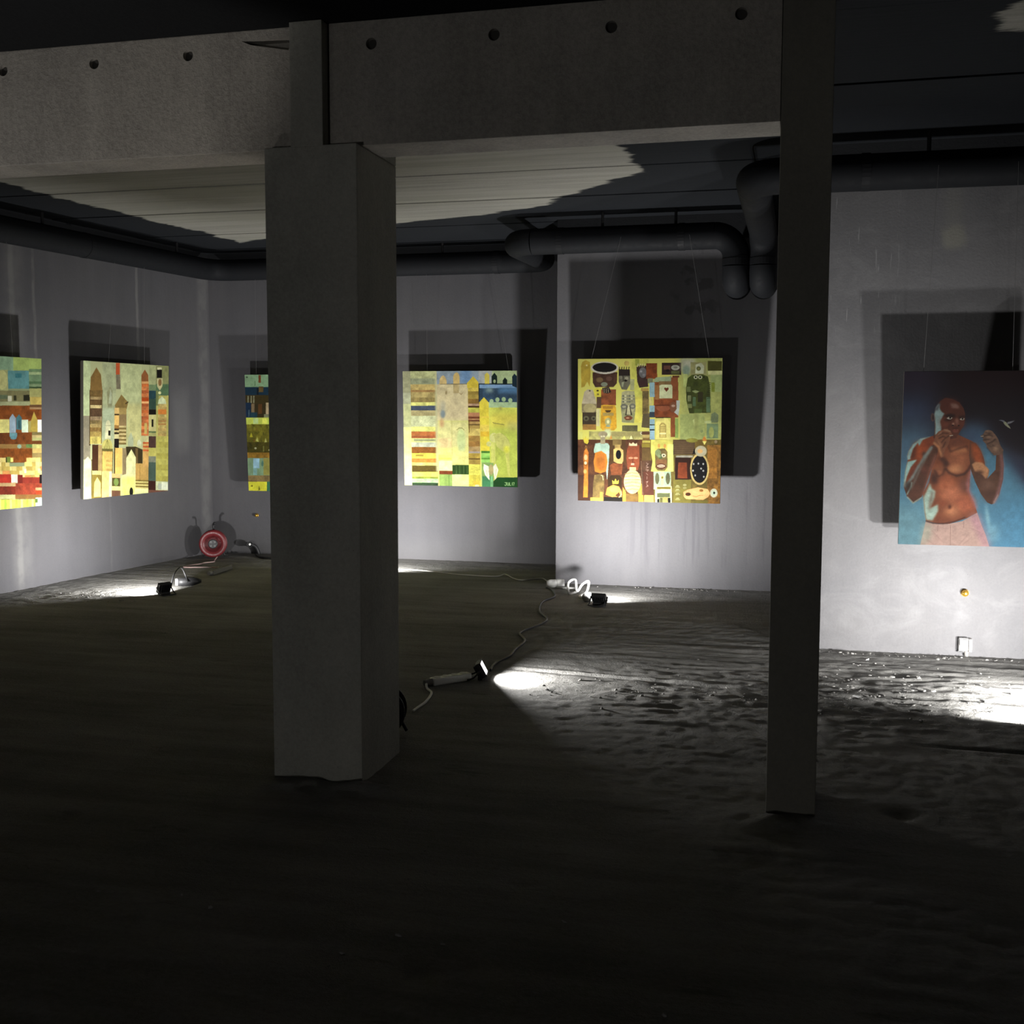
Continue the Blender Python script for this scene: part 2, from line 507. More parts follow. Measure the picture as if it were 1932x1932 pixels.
def wall_slab(name, a, b, nrm, z0, z1, mat, label, thick=0.22):
    """vertical slab whose face runs a->b and looks along nrm"""
    a, b, nrm = Vector(a), Vector(b), Vector(nrm)
    bm = bmesh.new()
    P = [a, b, b - nrm * thick, a - nrm * thick]
    lo = [bm.verts.new((p.x, p.y, z0)) for p in P]
    hi = [bm.verts.new((p.x, p.y, z1)) for p in P]
    bm.faces.new(lo); bm.faces.new(hi)
    for i in range(4):
        bm.faces.new((lo[i], lo[(i + 1) % 4], hi[(i + 1) % 4], hi[i]))
    return tag(link(name, bm_to(bm, name), mat), label, kind='structure')

wall_slab('wall_left', LW(-13.8, 0, 0), LW(3.02, 0, 0), LN, -0.05, 3.3, M_left, 'lilac grey concrete wall on the left with pale seepage streaks')
wall_slab('wall_back', (-6.3, 11.01, 0), (-2.0, 11.01, 0), (0, -1, 0), -0.05, 3.3, M_back, 'grey concrete wall at the far end behind the pillar')
bm = bmesh.new(); add_box(bm, -2.045, 0.30, 9.79, 11.25, -0.05, 3.3)
tag(link('wall_middle', bm_to(bm, 'wall_middle'), M_mid), 'pale concrete wall block standing forward, with dark drip streaks at its foot', kind='structure')
bm = bmesh.new(); add_box(bm, 0.05, ROOM_X1, 7.475, 9.80, -0.05, 3.3)
tag(link('wall_right', bm_to(bm, 'wall_right'), M_right), 'cloudy pale concrete wall on the right with trowel marks', kind='structure')
wall_slab('wall_front', (ROOM_X0, ROOM_Y0, 0), (ROOM_X1, ROOM_Y0, 0), (0, 1, 0), -0.05, 3.3, M_plainwall, 'concrete wall behind the viewer')
wall_slab('wall_side', (ROOM_X1, ROOM_Y0, 0), (ROOM_X1, 7.5, 0), (-1, 0, 0), -0.05, 3.3, M_plainwall, 'concrete wall closing the right bay')

# ceiling: board-marked strips, each its own plank with a recessed joint
ceil_root = tag(link('ceiling', box_mesh('ceiling', ROOM_X0, ROOM_X1, 4.40, 11.3, CEIL + 0.02, CEIL + 0.2), M_ceilblack), 'concrete ceiling with board marks, black round the pipes', kind='structure')
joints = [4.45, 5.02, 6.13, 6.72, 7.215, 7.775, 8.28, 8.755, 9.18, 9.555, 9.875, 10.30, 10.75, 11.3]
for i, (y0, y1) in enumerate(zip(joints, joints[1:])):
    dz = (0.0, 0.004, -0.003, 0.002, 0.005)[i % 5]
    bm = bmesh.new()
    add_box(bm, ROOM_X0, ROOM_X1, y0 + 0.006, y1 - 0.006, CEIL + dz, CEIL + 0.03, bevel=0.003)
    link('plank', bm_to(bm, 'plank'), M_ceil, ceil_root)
fc = link('front_slab', box_mesh('front_slab', ROOM_X0, ROOM_X1, ROOM_Y0, 4.50, CEIL_FRONT, CEIL + 0.2), M_ceilblack, ceil_root)

# ------------------------------------------------------------------ pillar, column, beam
BEAM_Y, BEAM_Z0, BEAM_Z1 = 4.292, 2.535, CEIL_FRONT
PX0, PX1, PY0, PY1 = -2.066, -1.678, 4.234, 4.684

def boolean_cut(o, cutters):
    for c_ in cutters:
        m = o.modifiers.new('cut', 'BOOLEAN'); m.operation = 'DIFFERENCE'; m.solver = 'EXACT'; m.object = c_
    dg = bpy.context.evaluated_depsgraph_get()
    me = bpy.data.meshes.new_from_object(o.evaluated_get(dg))
    o.modifiers.clear()
    o.data = me
    for c_ in cutters:
        bpy.data.objects.remove(c_)

holes = [(-3.72, 2.925), (-3.285, 2.927), (-2.85, 2.926), (-2.421, 2.928), (-1.636, 2.917), (-1.145, 2.914), (-0.70, 2.908), (-0.232, 2.918)]
def cyl_cutter(x, z):
    bm = bmesh.new(); add_lathe(bm, [(0.023, BEAM_Y - 0.02), (0.021, BEAM_Y + 0.03)], 20, 'Y', Matrix.Translation((x, 0, z)))
    return link('cutter', bm_to(bm, 'cutter'))
def wedge_cutter(x0, x1, zt, zb0, zb1):
    bm = bmesh.new()
    y0, y1 = BEAM_Y - 0.02, BEAM_Y + 0.06
    f = [bm.verts.new(v) for v in ((x0, y0, zt), (x1, y0, zt), (x1 - 0.02, y0, zb1), (x0 + 0.05, y0, zb0))]
    b = [bm.verts.new((v.co.x, y1, zt if i < 2 else v.co.z + 0.01)) for i, v in enumerate(f)]
    bm.faces.new(f); bm.faces.new(b)
    for i in range(4): bm.faces.new((f[i], f[(i + 1) % 4], b[(i + 1) % 4], b[i]))
    return link('cutter', bm_to(bm, 'cutter'))

def beam_segment(name, x0, x1, slots):
    bm = bmesh.new()
    add_box(bm, x0, x1, BEAM_Y, BEAM_Y + 0.225, BEAM_Z0, BEAM_Z1, bevel=0.004)
    o = link(name, bm_to(bm, name), M_beam)
    cut = [cyl_cutter(x, z) for x, z in holes if x0 < x < x1]
    for s in slots: cut.append(wedge_cutter(*s))
    boolean_cut(o, cut)
    for x, z in holes:
        if x0 < x < x1:
            link('anchor_hole', lathe_mesh('anchor_hole', [(0.0, BEAM_Y + 0.020), (0.0215, BEAM_Y + 0.020), (0.0215, BEAM_Y + 0.029), (0.0, BEAM_Y + 0.029)], 20, 'Y', Matrix.Translation((x, 0, z))), M_socketdark, o)
    return o
beam_l = beam_segment('concrete_beam', -6.74, -1.955, [(-2.185, -1.962, 2.966, 2.944, 2.915)])
tag(beam_l, 'paler concrete beam segment on the left, lit from the side, with small anchor holes', 'beam', kind='thing')
beam_r = beam_segment('concrete_beam', -1.815, -0.088, [(-1.745, -1.52, 2.956, 2.948, 2.934)])
tag(beam_r, 'dark concrete beam segment spanning from the wide pillar to the slim column', 'beam', kind='thing')

bm = bmesh.new(); add_box(bm, PX0, PX1, PY0, PY1, -0.03, 2.533, bevel=0.006)
pillar = tag(link('concrete_pillar', bm_to(bm, 'concrete_pillar'), M_pillar), 'wide square concrete pillar left of centre, carrying the beam', 'pillar', kind='thing')
bm = bmesh.new(); add_box(bm, -1.953, -1.817, PY0, BEAM_Y + 0.224, 2.53, CEIL_FRONT - 0.002, bevel=0.004)
link('pillar_head', bm_to(bm, 'pillar_head'), M_pillar, pillar)
bm = bmesh.new(); add_box(bm, PX0, PX1, BEAM_Y + 0.228, PY1, 2.534, CEIL - 0.006, bevel=0.004)
link('pillar_rear_head', bm_to(bm, 'pillar_rear_head'), M_pillar, pillar)

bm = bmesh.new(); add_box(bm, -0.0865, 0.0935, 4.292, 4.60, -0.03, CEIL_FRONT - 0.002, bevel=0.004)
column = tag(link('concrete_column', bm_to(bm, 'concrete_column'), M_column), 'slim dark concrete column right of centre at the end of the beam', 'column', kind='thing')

# ------------------------------------------------------------------ insulated pipes
PR = 0.107
def arc(center, u, v, r, a0, a1, n=10):
    c_, u, v = Vector(center), Vector(u), Vector(v)
    return [c_ + r * (math.cos(a0 + (a1 - a0) * k / n) * u + math.sin(a0 + (a1 - a0) * k / n) * v) for k in range(n + 1)]

def pipe_piece(name, pts, parent, r=PR):
    return link(name, tube_mesh(name, pts, r, 28, False), M_pipe, parent, smooth=True)

def band(p, t, parent, r=PR + 0.003, w=0.05):
    p, t = Vector(p), Vector(t).normalized()
    link('joint_band', tube_mesh('joint_band', [p - t * w / 2, p + t * w / 2], r, 28), M_band, parent)

ZP = 2.935      # pipe axis height
R90 = 0.17      # elbow radius
YB = 10.80; YM = 9.46; YR = 7.20
pipe1 = tag(empty('insulated_pipe'), 'black insulated pipe along the left and back walls, dropping at the middle wall', 'pipe')
# along the left wall (sloped direction) up to the corner
corner = LW((YB - LW(0, 0.2, 0).y) / LD.y, 0.2, ZP)
p0 = LW(-9, 0.2, ZP)
tcut = 0.24
pA = corner - LD * tcut
pB = corner + Vector((tcut, 0, 0))
pipe_piece('pipe_run', [p0, pA], pipe1)
cp = [((1 - t) ** 2) * pA + 2 * t * (1 - t) * corner + t * t * pB for t in [k / 10 for k in range(11)]]
pipe_piece('pipe_elbow', cp, pipe1)
XE = -2.36      # where the back pipe turns forward to pass in front of the middle wall
pC = Vector((XE - R90, YB, ZP))
pipe_piece('pipe_run', [pB, pC], pipe1)
pipe_piece('pipe_elbow', arc((XE - R90, YB - R90, ZP), (0, 1, 0), (1, 0, 0), R90, 0, math.pi / 2), pipe1)
pD = Vector((XE, YB - R90, ZP)); pE = Vector((XE, YM + R90, ZP - 0.02))
pipe_piece('pipe_run', [pD, pE], pipe1)
ZM = ZP - 0.02
pipe_piece('pipe_elbow', arc((XE + R90, YM + R90, ZM), (-1, 0, 0), (0, -1, 0), R90, 0, math.pi / 2), pipe1)
XD1, XD2 = -0.518, -0.305
pipe_piece('pipe_run', [(XE + R90, YM, ZM), (XD1 - R90, YM, ZM)], pipe1)
pipe_piece('pipe_elbow', arc((XD1 - R90, YM, ZM - R90), (0, 0, 1), (1, 0, 0), R90, 0, math.pi / 2), pipe1)
ZL = 2.54
pipe_piece('pipe_drop', [(XD1, YM, ZM - R90), (XD1, YM, ZL + 0.13)], pipe1)
pipe_piece('pipe_elbow', arc((XD1, YM + 0.13, ZL + 0.13), (0, -1, 0), (0, 0, -1), 0.13, 0, math.pi / 2) + [Vector((XD1, 9.80, ZL))], pipe1)
for s in (-1.2, 0.9): band(LW(s, 0.2, ZP), LD, pipe1)
for x in (-4.1, -2.85): band((x, YB, ZP), (1, 0, 0), pipe1)
for x in (-1.95, -0.95): band((x, YM, ZM), (1, 0, 0), pipe1)
band((XD1, YM, 2.70), (0, 0, 1), pipe1)

pipe2 = tag(empty('insulated_pipe'), 'thick black insulated pipe over the right wall, turning back behind the slim column', 'pipe')
pipe_piece('pipe_elbow', arc((XD2, YM + 0.13, ZL + 0.13), (0, -1, 0), (0, 0, -1), 0.13, 0, math.pi / 2) + [Vector((XD2, 9.80, ZL))], pipe2)
pipe_piece('pipe_drop', [(XD2, YM, ZL + 0.13), (XD2, YM, ZM - R90)], pipe2)
pipe_piece('pipe_elbow', arc((XD2, YM - R90, ZM - R90), (0, 1, 0), (0, 0, 1), R90, 0, math.pi / 2), pipe2)
pipe_piece('pipe_run', [(XD2, YM - R90, ZM), (XD2, YR + R90, ZM)], pipe2)
pipe_piece('pipe_elbow', arc((XD2 + R90, YR + R90, ZM), (-1, 0, 0), (0, -1, 0), R90, 0, math.pi / 2), pipe2)
pipe_piece('pipe_run', [(XD2 + R90, YR, ZM), (ROOM_X1 - 0.0, YR, ZM - 0.02)], pipe2)
band((XD2, YM, 2.70), (0, 0, 1), pipe2)
for x in (0.35, 1.6): band((x, YR, ZM), (1, 0, 0), pipe2)

# pipe brackets to the ceiling are not seen; the pipes bear on the walls through short saddles
def saddle(p, q, parent):
    link('pipe_bracket', tube_mesh('pipe_bracket', [p, q], 0.012, 8), M_blackmetal, parent)
for s in (0.4, 2.2): saddle(LW(s, 0.2, ZP + 0.08), LW(s, 0.2, CEIL - 0.004), pipe1)
for x in (-5.0, -3.4): saddle((x, YB, ZP + 0.08), (x, YB, CEIL - 0.004), pipe1)
for x in (-1.6, -1.0): saddle((x, YM, ZM + 0.08), (x, YM, CEIL - 0.004), pipe1)
for x in (0.7, 2.4): saddle((x, YR, ZM + 0.08), (x, YR, CEIL - 0.004), pipe2)

# ------------------------------------------------------------------ lamps
def floodlight(key, label, cord_pts=None, body=M_blackmetal):
    x, y, head, tilt, watts, spread = LAMPS[key] if isinstance(key, str) else key
    z0 = fz(x, y)
    root = empty('floodlight', (x, y, z0), -math.radians(head))
    tag(root, label, 'lamp', 'small flood lamps on the floor')
    T = Matrix.Translation((0, 0, 0.062)) @ Matrix.Rotation(math.radians(tilt), 4, 'X')
    W, H, D = 0.115, 0.088, 0.030
    bm = bmesh.new()
    add_box(bm, -W / 2, W / 2, -D, 0, -H / 2, H / 2, bevel=0.006)
    me = bm_to(bm, 'housing'); me.transform(T); link('housing', me, body, root)
    bm = bmesh.new()
    for k in range(7):
        xx = -W / 2 + 0.014 + k * (W - 0.028) / 6
        add_box(bm, xx - 0.0025, xx + 0.0025, -D - 0.014, -D + 0.002, -H / 2 + 0.008, H / 2 - 0.008)
    me = bm_to(bm, 'cooling_fins'); me.transform(T); tag(link('cooling_fins', me, body, root), kind='stuff')
    bm = bmesh.new()
    for a in ((-W / 2, W / 2, H / 2 - 0.009, H / 2), (-W / 2, W / 2, -H / 2, -H / 2 + 0.009)):
        add_box(bm, a[0], a[1], 0.0, 0.004, a[2], a[3])
    for s in (-1, 1):
        add_box(bm, s * W / 2 - (0.009 if s > 0 else 0), s * W / 2 + (0.009 if s < 0 else 0), 0.0, 0.004, -H / 2, H / 2)
    me = bm_to(bm, 'bezel'); me.transform(T); link('bezel', me, body, root)
    bm = bmesh.new(); add_box(bm, -W / 2 + 0.01, W / 2 - 0.01, 0.0005, 0.002, -H / 2 + 0.01, H / 2 - 0.01)
    me = bm_to(bm, 'lens'); me.transform(T); link('lens', me, M_lens, root)
    # U bracket on the floor behind the lamp
    bw = W / 2 + 0.008
    pts = smooth_path([(-bw, -0.012, 0.062), (-bw, -0.05, 0.02), (-bw * 0.9, -0.085, 0.006), (bw * 0.9, -0.085, 0.006), (bw, -0.05, 0.02), (bw, -0.012, 0.062)], 4)
    link('bracket', tube_mesh('bracket', pts, 0.005, 8), body, root, smooth=True)
    for s in (-1, 1):
        link('knob', lathe_mesh('knob', [(0.0, 0), (0.010, 0), (0.010, 0.008), (0.0, 0.008)], 12, 'X', Matrix.Translation((s * bw - 0.004, -0.012, 0.062))), body, root)
    bm = bmesh.new(); add_box(bm, -W / 2 + 0.01, W / 2 - 0.01, -0.03, -0.004, 0.0, 0.022, bevel=0.003)
    link('foot', bm_to(bm, 'foot'), body, root)
    ld = bpy.data.lights.new('led', 'AREA')
    ld.shape = 'RECTANGLE'; ld.size = W - 0.03; ld.size_y = H - 0.03
    ld.energy = watts; ld.color = LED; ld.spread = math.radians(spread)
    lo = bpy.data.objects.new('led', ld); col.objects.link(lo); lo.parent = root
    lo.location = T @ Vector((0, 0.006, 0))
    lo.rotation_euler = (math.radians(90 + tilt), 0, 0)
    return root

lamp_left = floodlight('left', 'small black flood lamp on the floor lighting the left wall, with looped cord')
lamp_mid = floodlight('middle', 'small black flood lamp on the floor before the middle wall, beside white cord loops')
lamp_strip = floodlight('strip', 'small flood lamp glaring beside the white power strip', body=M_black)
lamp_back = floodlight('back', 'flood lamp at the back wall, hidden behind the wide pillar')
lamp_rf = floodlight('right_far', 'flood lamp nearer the right wall, below the boxer painting')
lamp_rn = floodlight('right_near', 'flood lamp further from the right wall, below the boxer painting')
for k, L in enumerate(FILL_LAMPS):
    floodlight(L, ('added fill lamp behind the viewer, at the left', 'added fill lamp behind the viewer, at the centre', 'added fill lamp behind the viewer, at the right')[k])

# lamp that rakes the left part of the beam from the next bay
def front_spot():
    x, y = FRONT_SPOT['x'], FRONT_SPOT['y']
    root = tag(empty('work_spotlight', (x, y, fz(x, y))), 'work spotlight on the floor of the near left bay, aimed up at the beam', 'lamp')
    aim = Vector((-4.35, 4.29, 2.9)) - Vector((x, y, 0.2))
    q = aim.to_track_quat('-Z', 'Y')
    bm = bmesh.new(); add_lathe(bm, [(0.05, 0.10), (0.06, 0.02), (0.085, -0.05), (0.09, -0.055), (0.085, -0.048), (0.05, 0.0), (0.0, 0.0)], 24, 'Z')
    me = bm_to(bm, 'reflector'); me.transform(Matrix.Translation((0, 0, 0.2)) @ q.to_matrix().to_4x4()); link('reflector', me, M_black, root, smooth=True)
    link('stand', tube_mesh('stand', [(0, 0, 0.16), (0, 0, 0.01)], 0.012, 10), M_black, root)
    bm = bmesh.new(); add_lathe(bm, [(0.0, 0.0), (0.09, 0.0), (0.09, 0.012), (0.0, 0.016)], 20); link('base', bm_to(bm, 'base'), M_black, root)
    ld = bpy.data.lights.new('spot', 'SPOT'); ld.energy = FRONT_SPOT['watts']; ld.color = (1.0, 0.95, 0.9)
    ld.spot_size = math.radians(84); ld.spot_blend = 0.25; ld.shadow_soft_size = 0.03
    lo = bpy.data.objects.new('spot', ld); col.objects.link(lo); lo.parent = root
    lo.location = Vector((0, 0, 0.2)) + aim.normalized() * 0.08
    lo.rotation_mode = 'QUATERNION'; lo.rotation_quaternion = q
front_spot()

# ------------------------------------------------------------------ paintings
class Paint:
    """a flat picture: pigment colours laid down as polygons on a fine grid of the canvas"""
    def __init__(self, quad, n=(300, 300), bg=(128, 128, 128), seed=1):
        self.w, self.h = n
        src = np.array(quad, float)
        dst = np.array([(0, 0), (self.w, 0), (self.w, self.h), (0, self.h)], float)
        A = []
        for (x, y), (u, v) in zip(src, dst):
            A.append([x, y, 1, 0, 0, 0, -u * x, -u * y]); A.append([0, 0, 0, x, y, 1, -v * x, -v * y])
        hcoef = np.linalg.solve(np.array(A), dst.reshape(-1))
        self.H = np.append(hcoef, 1).reshape(3, 3)
        self.img = np.ones((self.h, self.w, 3)) * np.array(bg, float)
        self.r = np.random.default_rng(seed)
        self.seed = seed * 10
        yy, xx = np.mgrid[0:self.h, 0:self.w]
        self.xx, self.yy = xx + 0.5, yy + 0.5
    def tr(self, pts):
        p = np.asarray(pts, float)
        q = np.c_[p, np.ones(len(p))] @ self.H.T
        return q[:, :2] / q[:, 2:3]
    def _mask(self, P):
        x0, x1 = int(max(P[:, 0].min() - 1, 0)), int(min(P[:, 0].max() + 2, self.w))
        y0, y1 = int(max(P[:, 1].min() - 1, 0)), int(min(P[:, 1].max() + 2, self.h))
        if x1 <= x0 or y1 <= y0: return None
        acc = 0.0
        for ox, oy in ((0.25, 0.25), (-0.25, 0.25), (0.25, -0.25), (-0.25, -0.25)):
            X = self.xx[y0:y1, x0:x1] + ox; Y = self.yy[y0:y1, x0:x1] + oy
            ins = np.zeros(X.shape, bool)
            n = len(P); j = n - 1
            for i in range(n):
                xi, yi = P[i]; xj, yj = P[j]
                if yi != yj:
                    c_ = ((yi > Y) != (yj > Y)) & (X < (xj - xi) * (Y - yi) / (yj - yi) + xi)
                    ins ^= c_
                j = i
            acc = acc + ins
        return x0, x1, y0, y1, acc / 4.0
    def poly(self, pts, c, soft=0, a=1.0, var=0.10, horiz=None):
        P = self.tr(pts)
        if soft:
            M = np.zeros((self.h, self.w)); m = self._mask(P)
            if m is None: return
            M[m[2]:m[3], m[0]:m[1]] = m[4]
            k = int(soft)
            for _ in range(2):
                for ax in (0, 1):
                    pad = [(0, 0), (0, 0)]; pad[ax] = (k + 1, k)
                    cs = np.cumsum(np.pad(M, pad, mode='edge'), axis=ax)
                    M = (np.take(cs, range(2 * k + 1, cs.shape[ax]), axis=ax) - np.take(cs, range(0, cs.shape[ax] - 2 * k - 1), axis=ax)) / (2 * k + 1)
            x0, x1, y0, y1, m = 0, self.w, 0, self.h, M
        else:
            m = self._mask(P)
            if m is None: return
            x0, x1, y0, y1, m = m
        self.seed += 1
        X, Y = self.xx[y0:y1, x0:x1], self.yy[y0:y1, x0:x1]
        nz = vnoise(X * 0.10, Y * 0.10, self.seed) + 0.6 * vnoise(X * 0.33, Y * 0.33, self.seed + 3)
        cc = np.array(c, float)[None, None] * (1 + var * 1.6 * nz[..., None])
        m = (m * a)[..., None]
        self.img[y0:y1, x0:x1] = self.img[y0:y1, x0:x1] * (1 - m) + cc * m
    def rect(self, x0, y0, x1, y1, c, **k):
        self.poly([(x0, y0), (x1, y0), (x1, y1), (x0, y1)], c, **k)
    def ell(self, x, y, rx, ry, c, **k):
        self.poly([(x + rx * math.cos(t), y + ry * math.sin(t)) for t in np.linspace(0, 2 * math.pi, 28)[:-1]], c, **k)
    def line(self, pts, w, c, **k):
        pts = [np.array(p, float) for p in pts]
        for a, b in zip(pts, pts[1:]):
            d = b - a; L = np.hypot(*d) + 1e-6
            n = np.array([-d[1], d[0]]) / L * w / 2
            e = d / L * w * 0.3
            self.poly([a + n - e, b + n + e, b - n + e, a - n - e], c, **k)
    def stripes(self, x0, x1, rows, **k):
        for y0, y1, c in rows: self.rect(x0, y0, x1, y1, c, **k)
    def bands(self, x0, x1, y0, y1, n, cs, **k):
        ys_ = np.linspace(y0, y1, n + 1)
        for i in range(n): self.rect(x0, ys_[i], x1, ys_[i + 1], cs[i % len(cs)], **k)

#PAINT_A
def paint_row_of_houses():      # far-left canvas: bands of rust, teal and ochre houses
    p = Paint([(-865, 8), (461, 90), (455, 1768), (-875, 1899)], (300, 300), (120, 130, 95), 1)
    L = -900
    p.rect(L, 0, 150, 245, (122, 150, 120)); p.rect(-600, 0, -250, 180, (140, 160, 100))
    p.rect(145, 60, 480, 222, (150, 170, 95))
    p.rect(L, 215, 85, 455, (146, 150, 102)); p.rect(-700, 220, -420, 430, (90, 130, 128))
    p.rect(85, 225, 322, 428, (82, 126, 126)); p.rect(165, 255, 237, 305, (50, 100, 105)); p.ell(20, 330, 60, 110, (165, 165, 110))
    p.stripes(320, 480, [(205, 240, (95, 120, 85)), (240, 270, (148, 165, 120)), (270, 345, (100, 125, 92)), (345, 375, (70, 95, 65)), (375, 405, (110, 130, 95)), (405, 430, (50, 68, 42))])
    p.rect(L, 450, 480, 575, (105, 102, 68)); p.rect(L, 500, 80, 545, (85, 98, 72))
    p.rect(82, 510, 125, 572, (178, 178, 152)); p.rect(146, 505, 177, 562, (42, 42, 24)); p.rect(258, 498, 326, 566, (30, 30, 18))
    p.rect(-400, 505, -330, 565, (170, 170, 150)); p.rect(-250, 500, -190, 560, (40, 38, 22))
    p.rect(325, 425, 480, 522, (142, 142, 88)); p.rect(330, 522, 480, 612, (165, 146, 76))
    p.rect(L, 575, 330, 622, (142, 146, 108))
    p.rect(L, 620, 480, 772, (110, 55, 20), var=0.2); p.stripes(325, 480, [(610, 640, (90, 62, 38)), (640, 662, (150, 120, 85))])
    p.rect(L, 770, 480, 932, (120, 60, 25)); p.rect(L, 775, 95, 930, (196, 190, 116)); p.rect(-480, 780, -300, 930, (120, 145, 150))
    for x in (-780, -560, -200):
        p.poly([(x, 700), (x + 38, 760), (x + 38, 930), (x - 38, 930), (x - 38, 760)], (150, 140, 90))
    p.poly([(132, 712), (168, 762), (168, 932), (97, 932), (97, 765)], (132, 150, 162))
    p.poly([(205, 718), (236, 760), (232, 897), (172, 892), (172, 760)], (58, 96, 102)); p.rect(195, 790, 215, 880, (40, 68, 70))
    p.rect(233, 780, 307, 925, (186, 202, 176)); p.poly([(305, 800), (340, 790), (340, 920), (310, 925)], (150, 140, 80))
    p.poly([(373, 688), (416, 790), (416, 922), (330, 922), (340, 790)], (156, 136, 60)); p.rect(413, 780, 480, 922, (216, 216, 206))
    p.rect(L, 930, 480, 1062, (96, 48, 18), var=0.2); p.rect(97, 930, 182, 975, (88, 128, 134)); p.ell(140, 985, 36, 22, (80, 120, 128))
    p.stripes(348, 480, [(922, 955, (110, 100, 60)), (955, 985, (165, 150, 100)), (985, 1022, (150, 150, 95)), (1022, 1060, (92, 50, 22))])
    p.rect(L, 1060, 350, 1112, (126, 96, 52)); p.ell(205, 1086, 24, 24, (122, 148, 128)); p.rect(282, 1062, 350, 1100, (86, 116, 62))
    p.rect(L, 1110, 352, 1272, (110, 55, 18), var=0.2); p.rect(352, 1060, 480, 1108, (168, 166, 98))
    p.stripes(352, 480, [(1108, 1160, (172, 148, 86)), (1160, 1215, (140, 122, 74)), (1215, 1260, (182, 140, 70))])
    cs = [(192, 176, 106), (176, 156, 86), (208, 170, 100), (224, 200, 110), (160, 140, 70), (182, 120, 66), (200, 180, 120)]
    y = 1215
    while y < 1420:
        x = L
        while x < 470:
            w = p.r.integers(30, 85); h = p.r.integers(45, 62)
            if not (90 < x < 250 and y < 1270):
                p.rect(x, y, x + w, y + h, cs[p.r.integers(len(cs))])
            x += w
        y += 50
    p.rect(60, 1205, 105, 1270, (95, 110, 45)); p.rect(50, 1210, 64, 1270, (40, 38, 16)); p.rect(258, 1345, 282, 1392, (232, 222, 170)); p.rect(412, 1340, 442, 1392, (232, 216, 140))
    p.rect(L, 1405, 112, 1512, (146, 30, 22)); p.rect(110, 1408, 182, 1502, (216, 190, 172)); p.rect(182, 1412, 240, 1512, (100, 24, 20)); p.rect(240, 1440, 480, 1512, (120, 35, 26)); p.rect(430, 1410, 480, 1520, (24, 14, 12))
    p.rect(-500, 1410, -440, 1500, (210, 190, 170))
    p.rect(L, 1505, 160, 1552, (166, 140, 96)); p.rect(L, 1545, 165, 1645, (100, 28, 16), var=0.2); p.rect(158, 1510, 480, 1645, (130, 46, 30), var=0.2)
    p.rect(385, 1560, 480, 1592, (172, 132, 92)); p.rect(390, 1592, 480, 1640, (166, 46, 22))
    p.rect(L, 1640, 157, 1700, (166, 166, 112)); p.rect(155, 1640, 480, 1692, (122, 86, 44)); p.rect(L, 1690, 120, 1720, (130, 125, 70))
    p.rect(L, 1700, 480, 1920, (178, 198, 76))
    for x in range(L, 390, 62): p.rect(x, 1695, x + 24, 1920, (206, 214, 112) if (x // 62) % 2 else (150, 180, 66))
    p.rect(385, 1675, 480, 1900, (172, 204, 184)); p.rect(378, 1690, 408, 1735, (80, 100, 42))
    return p

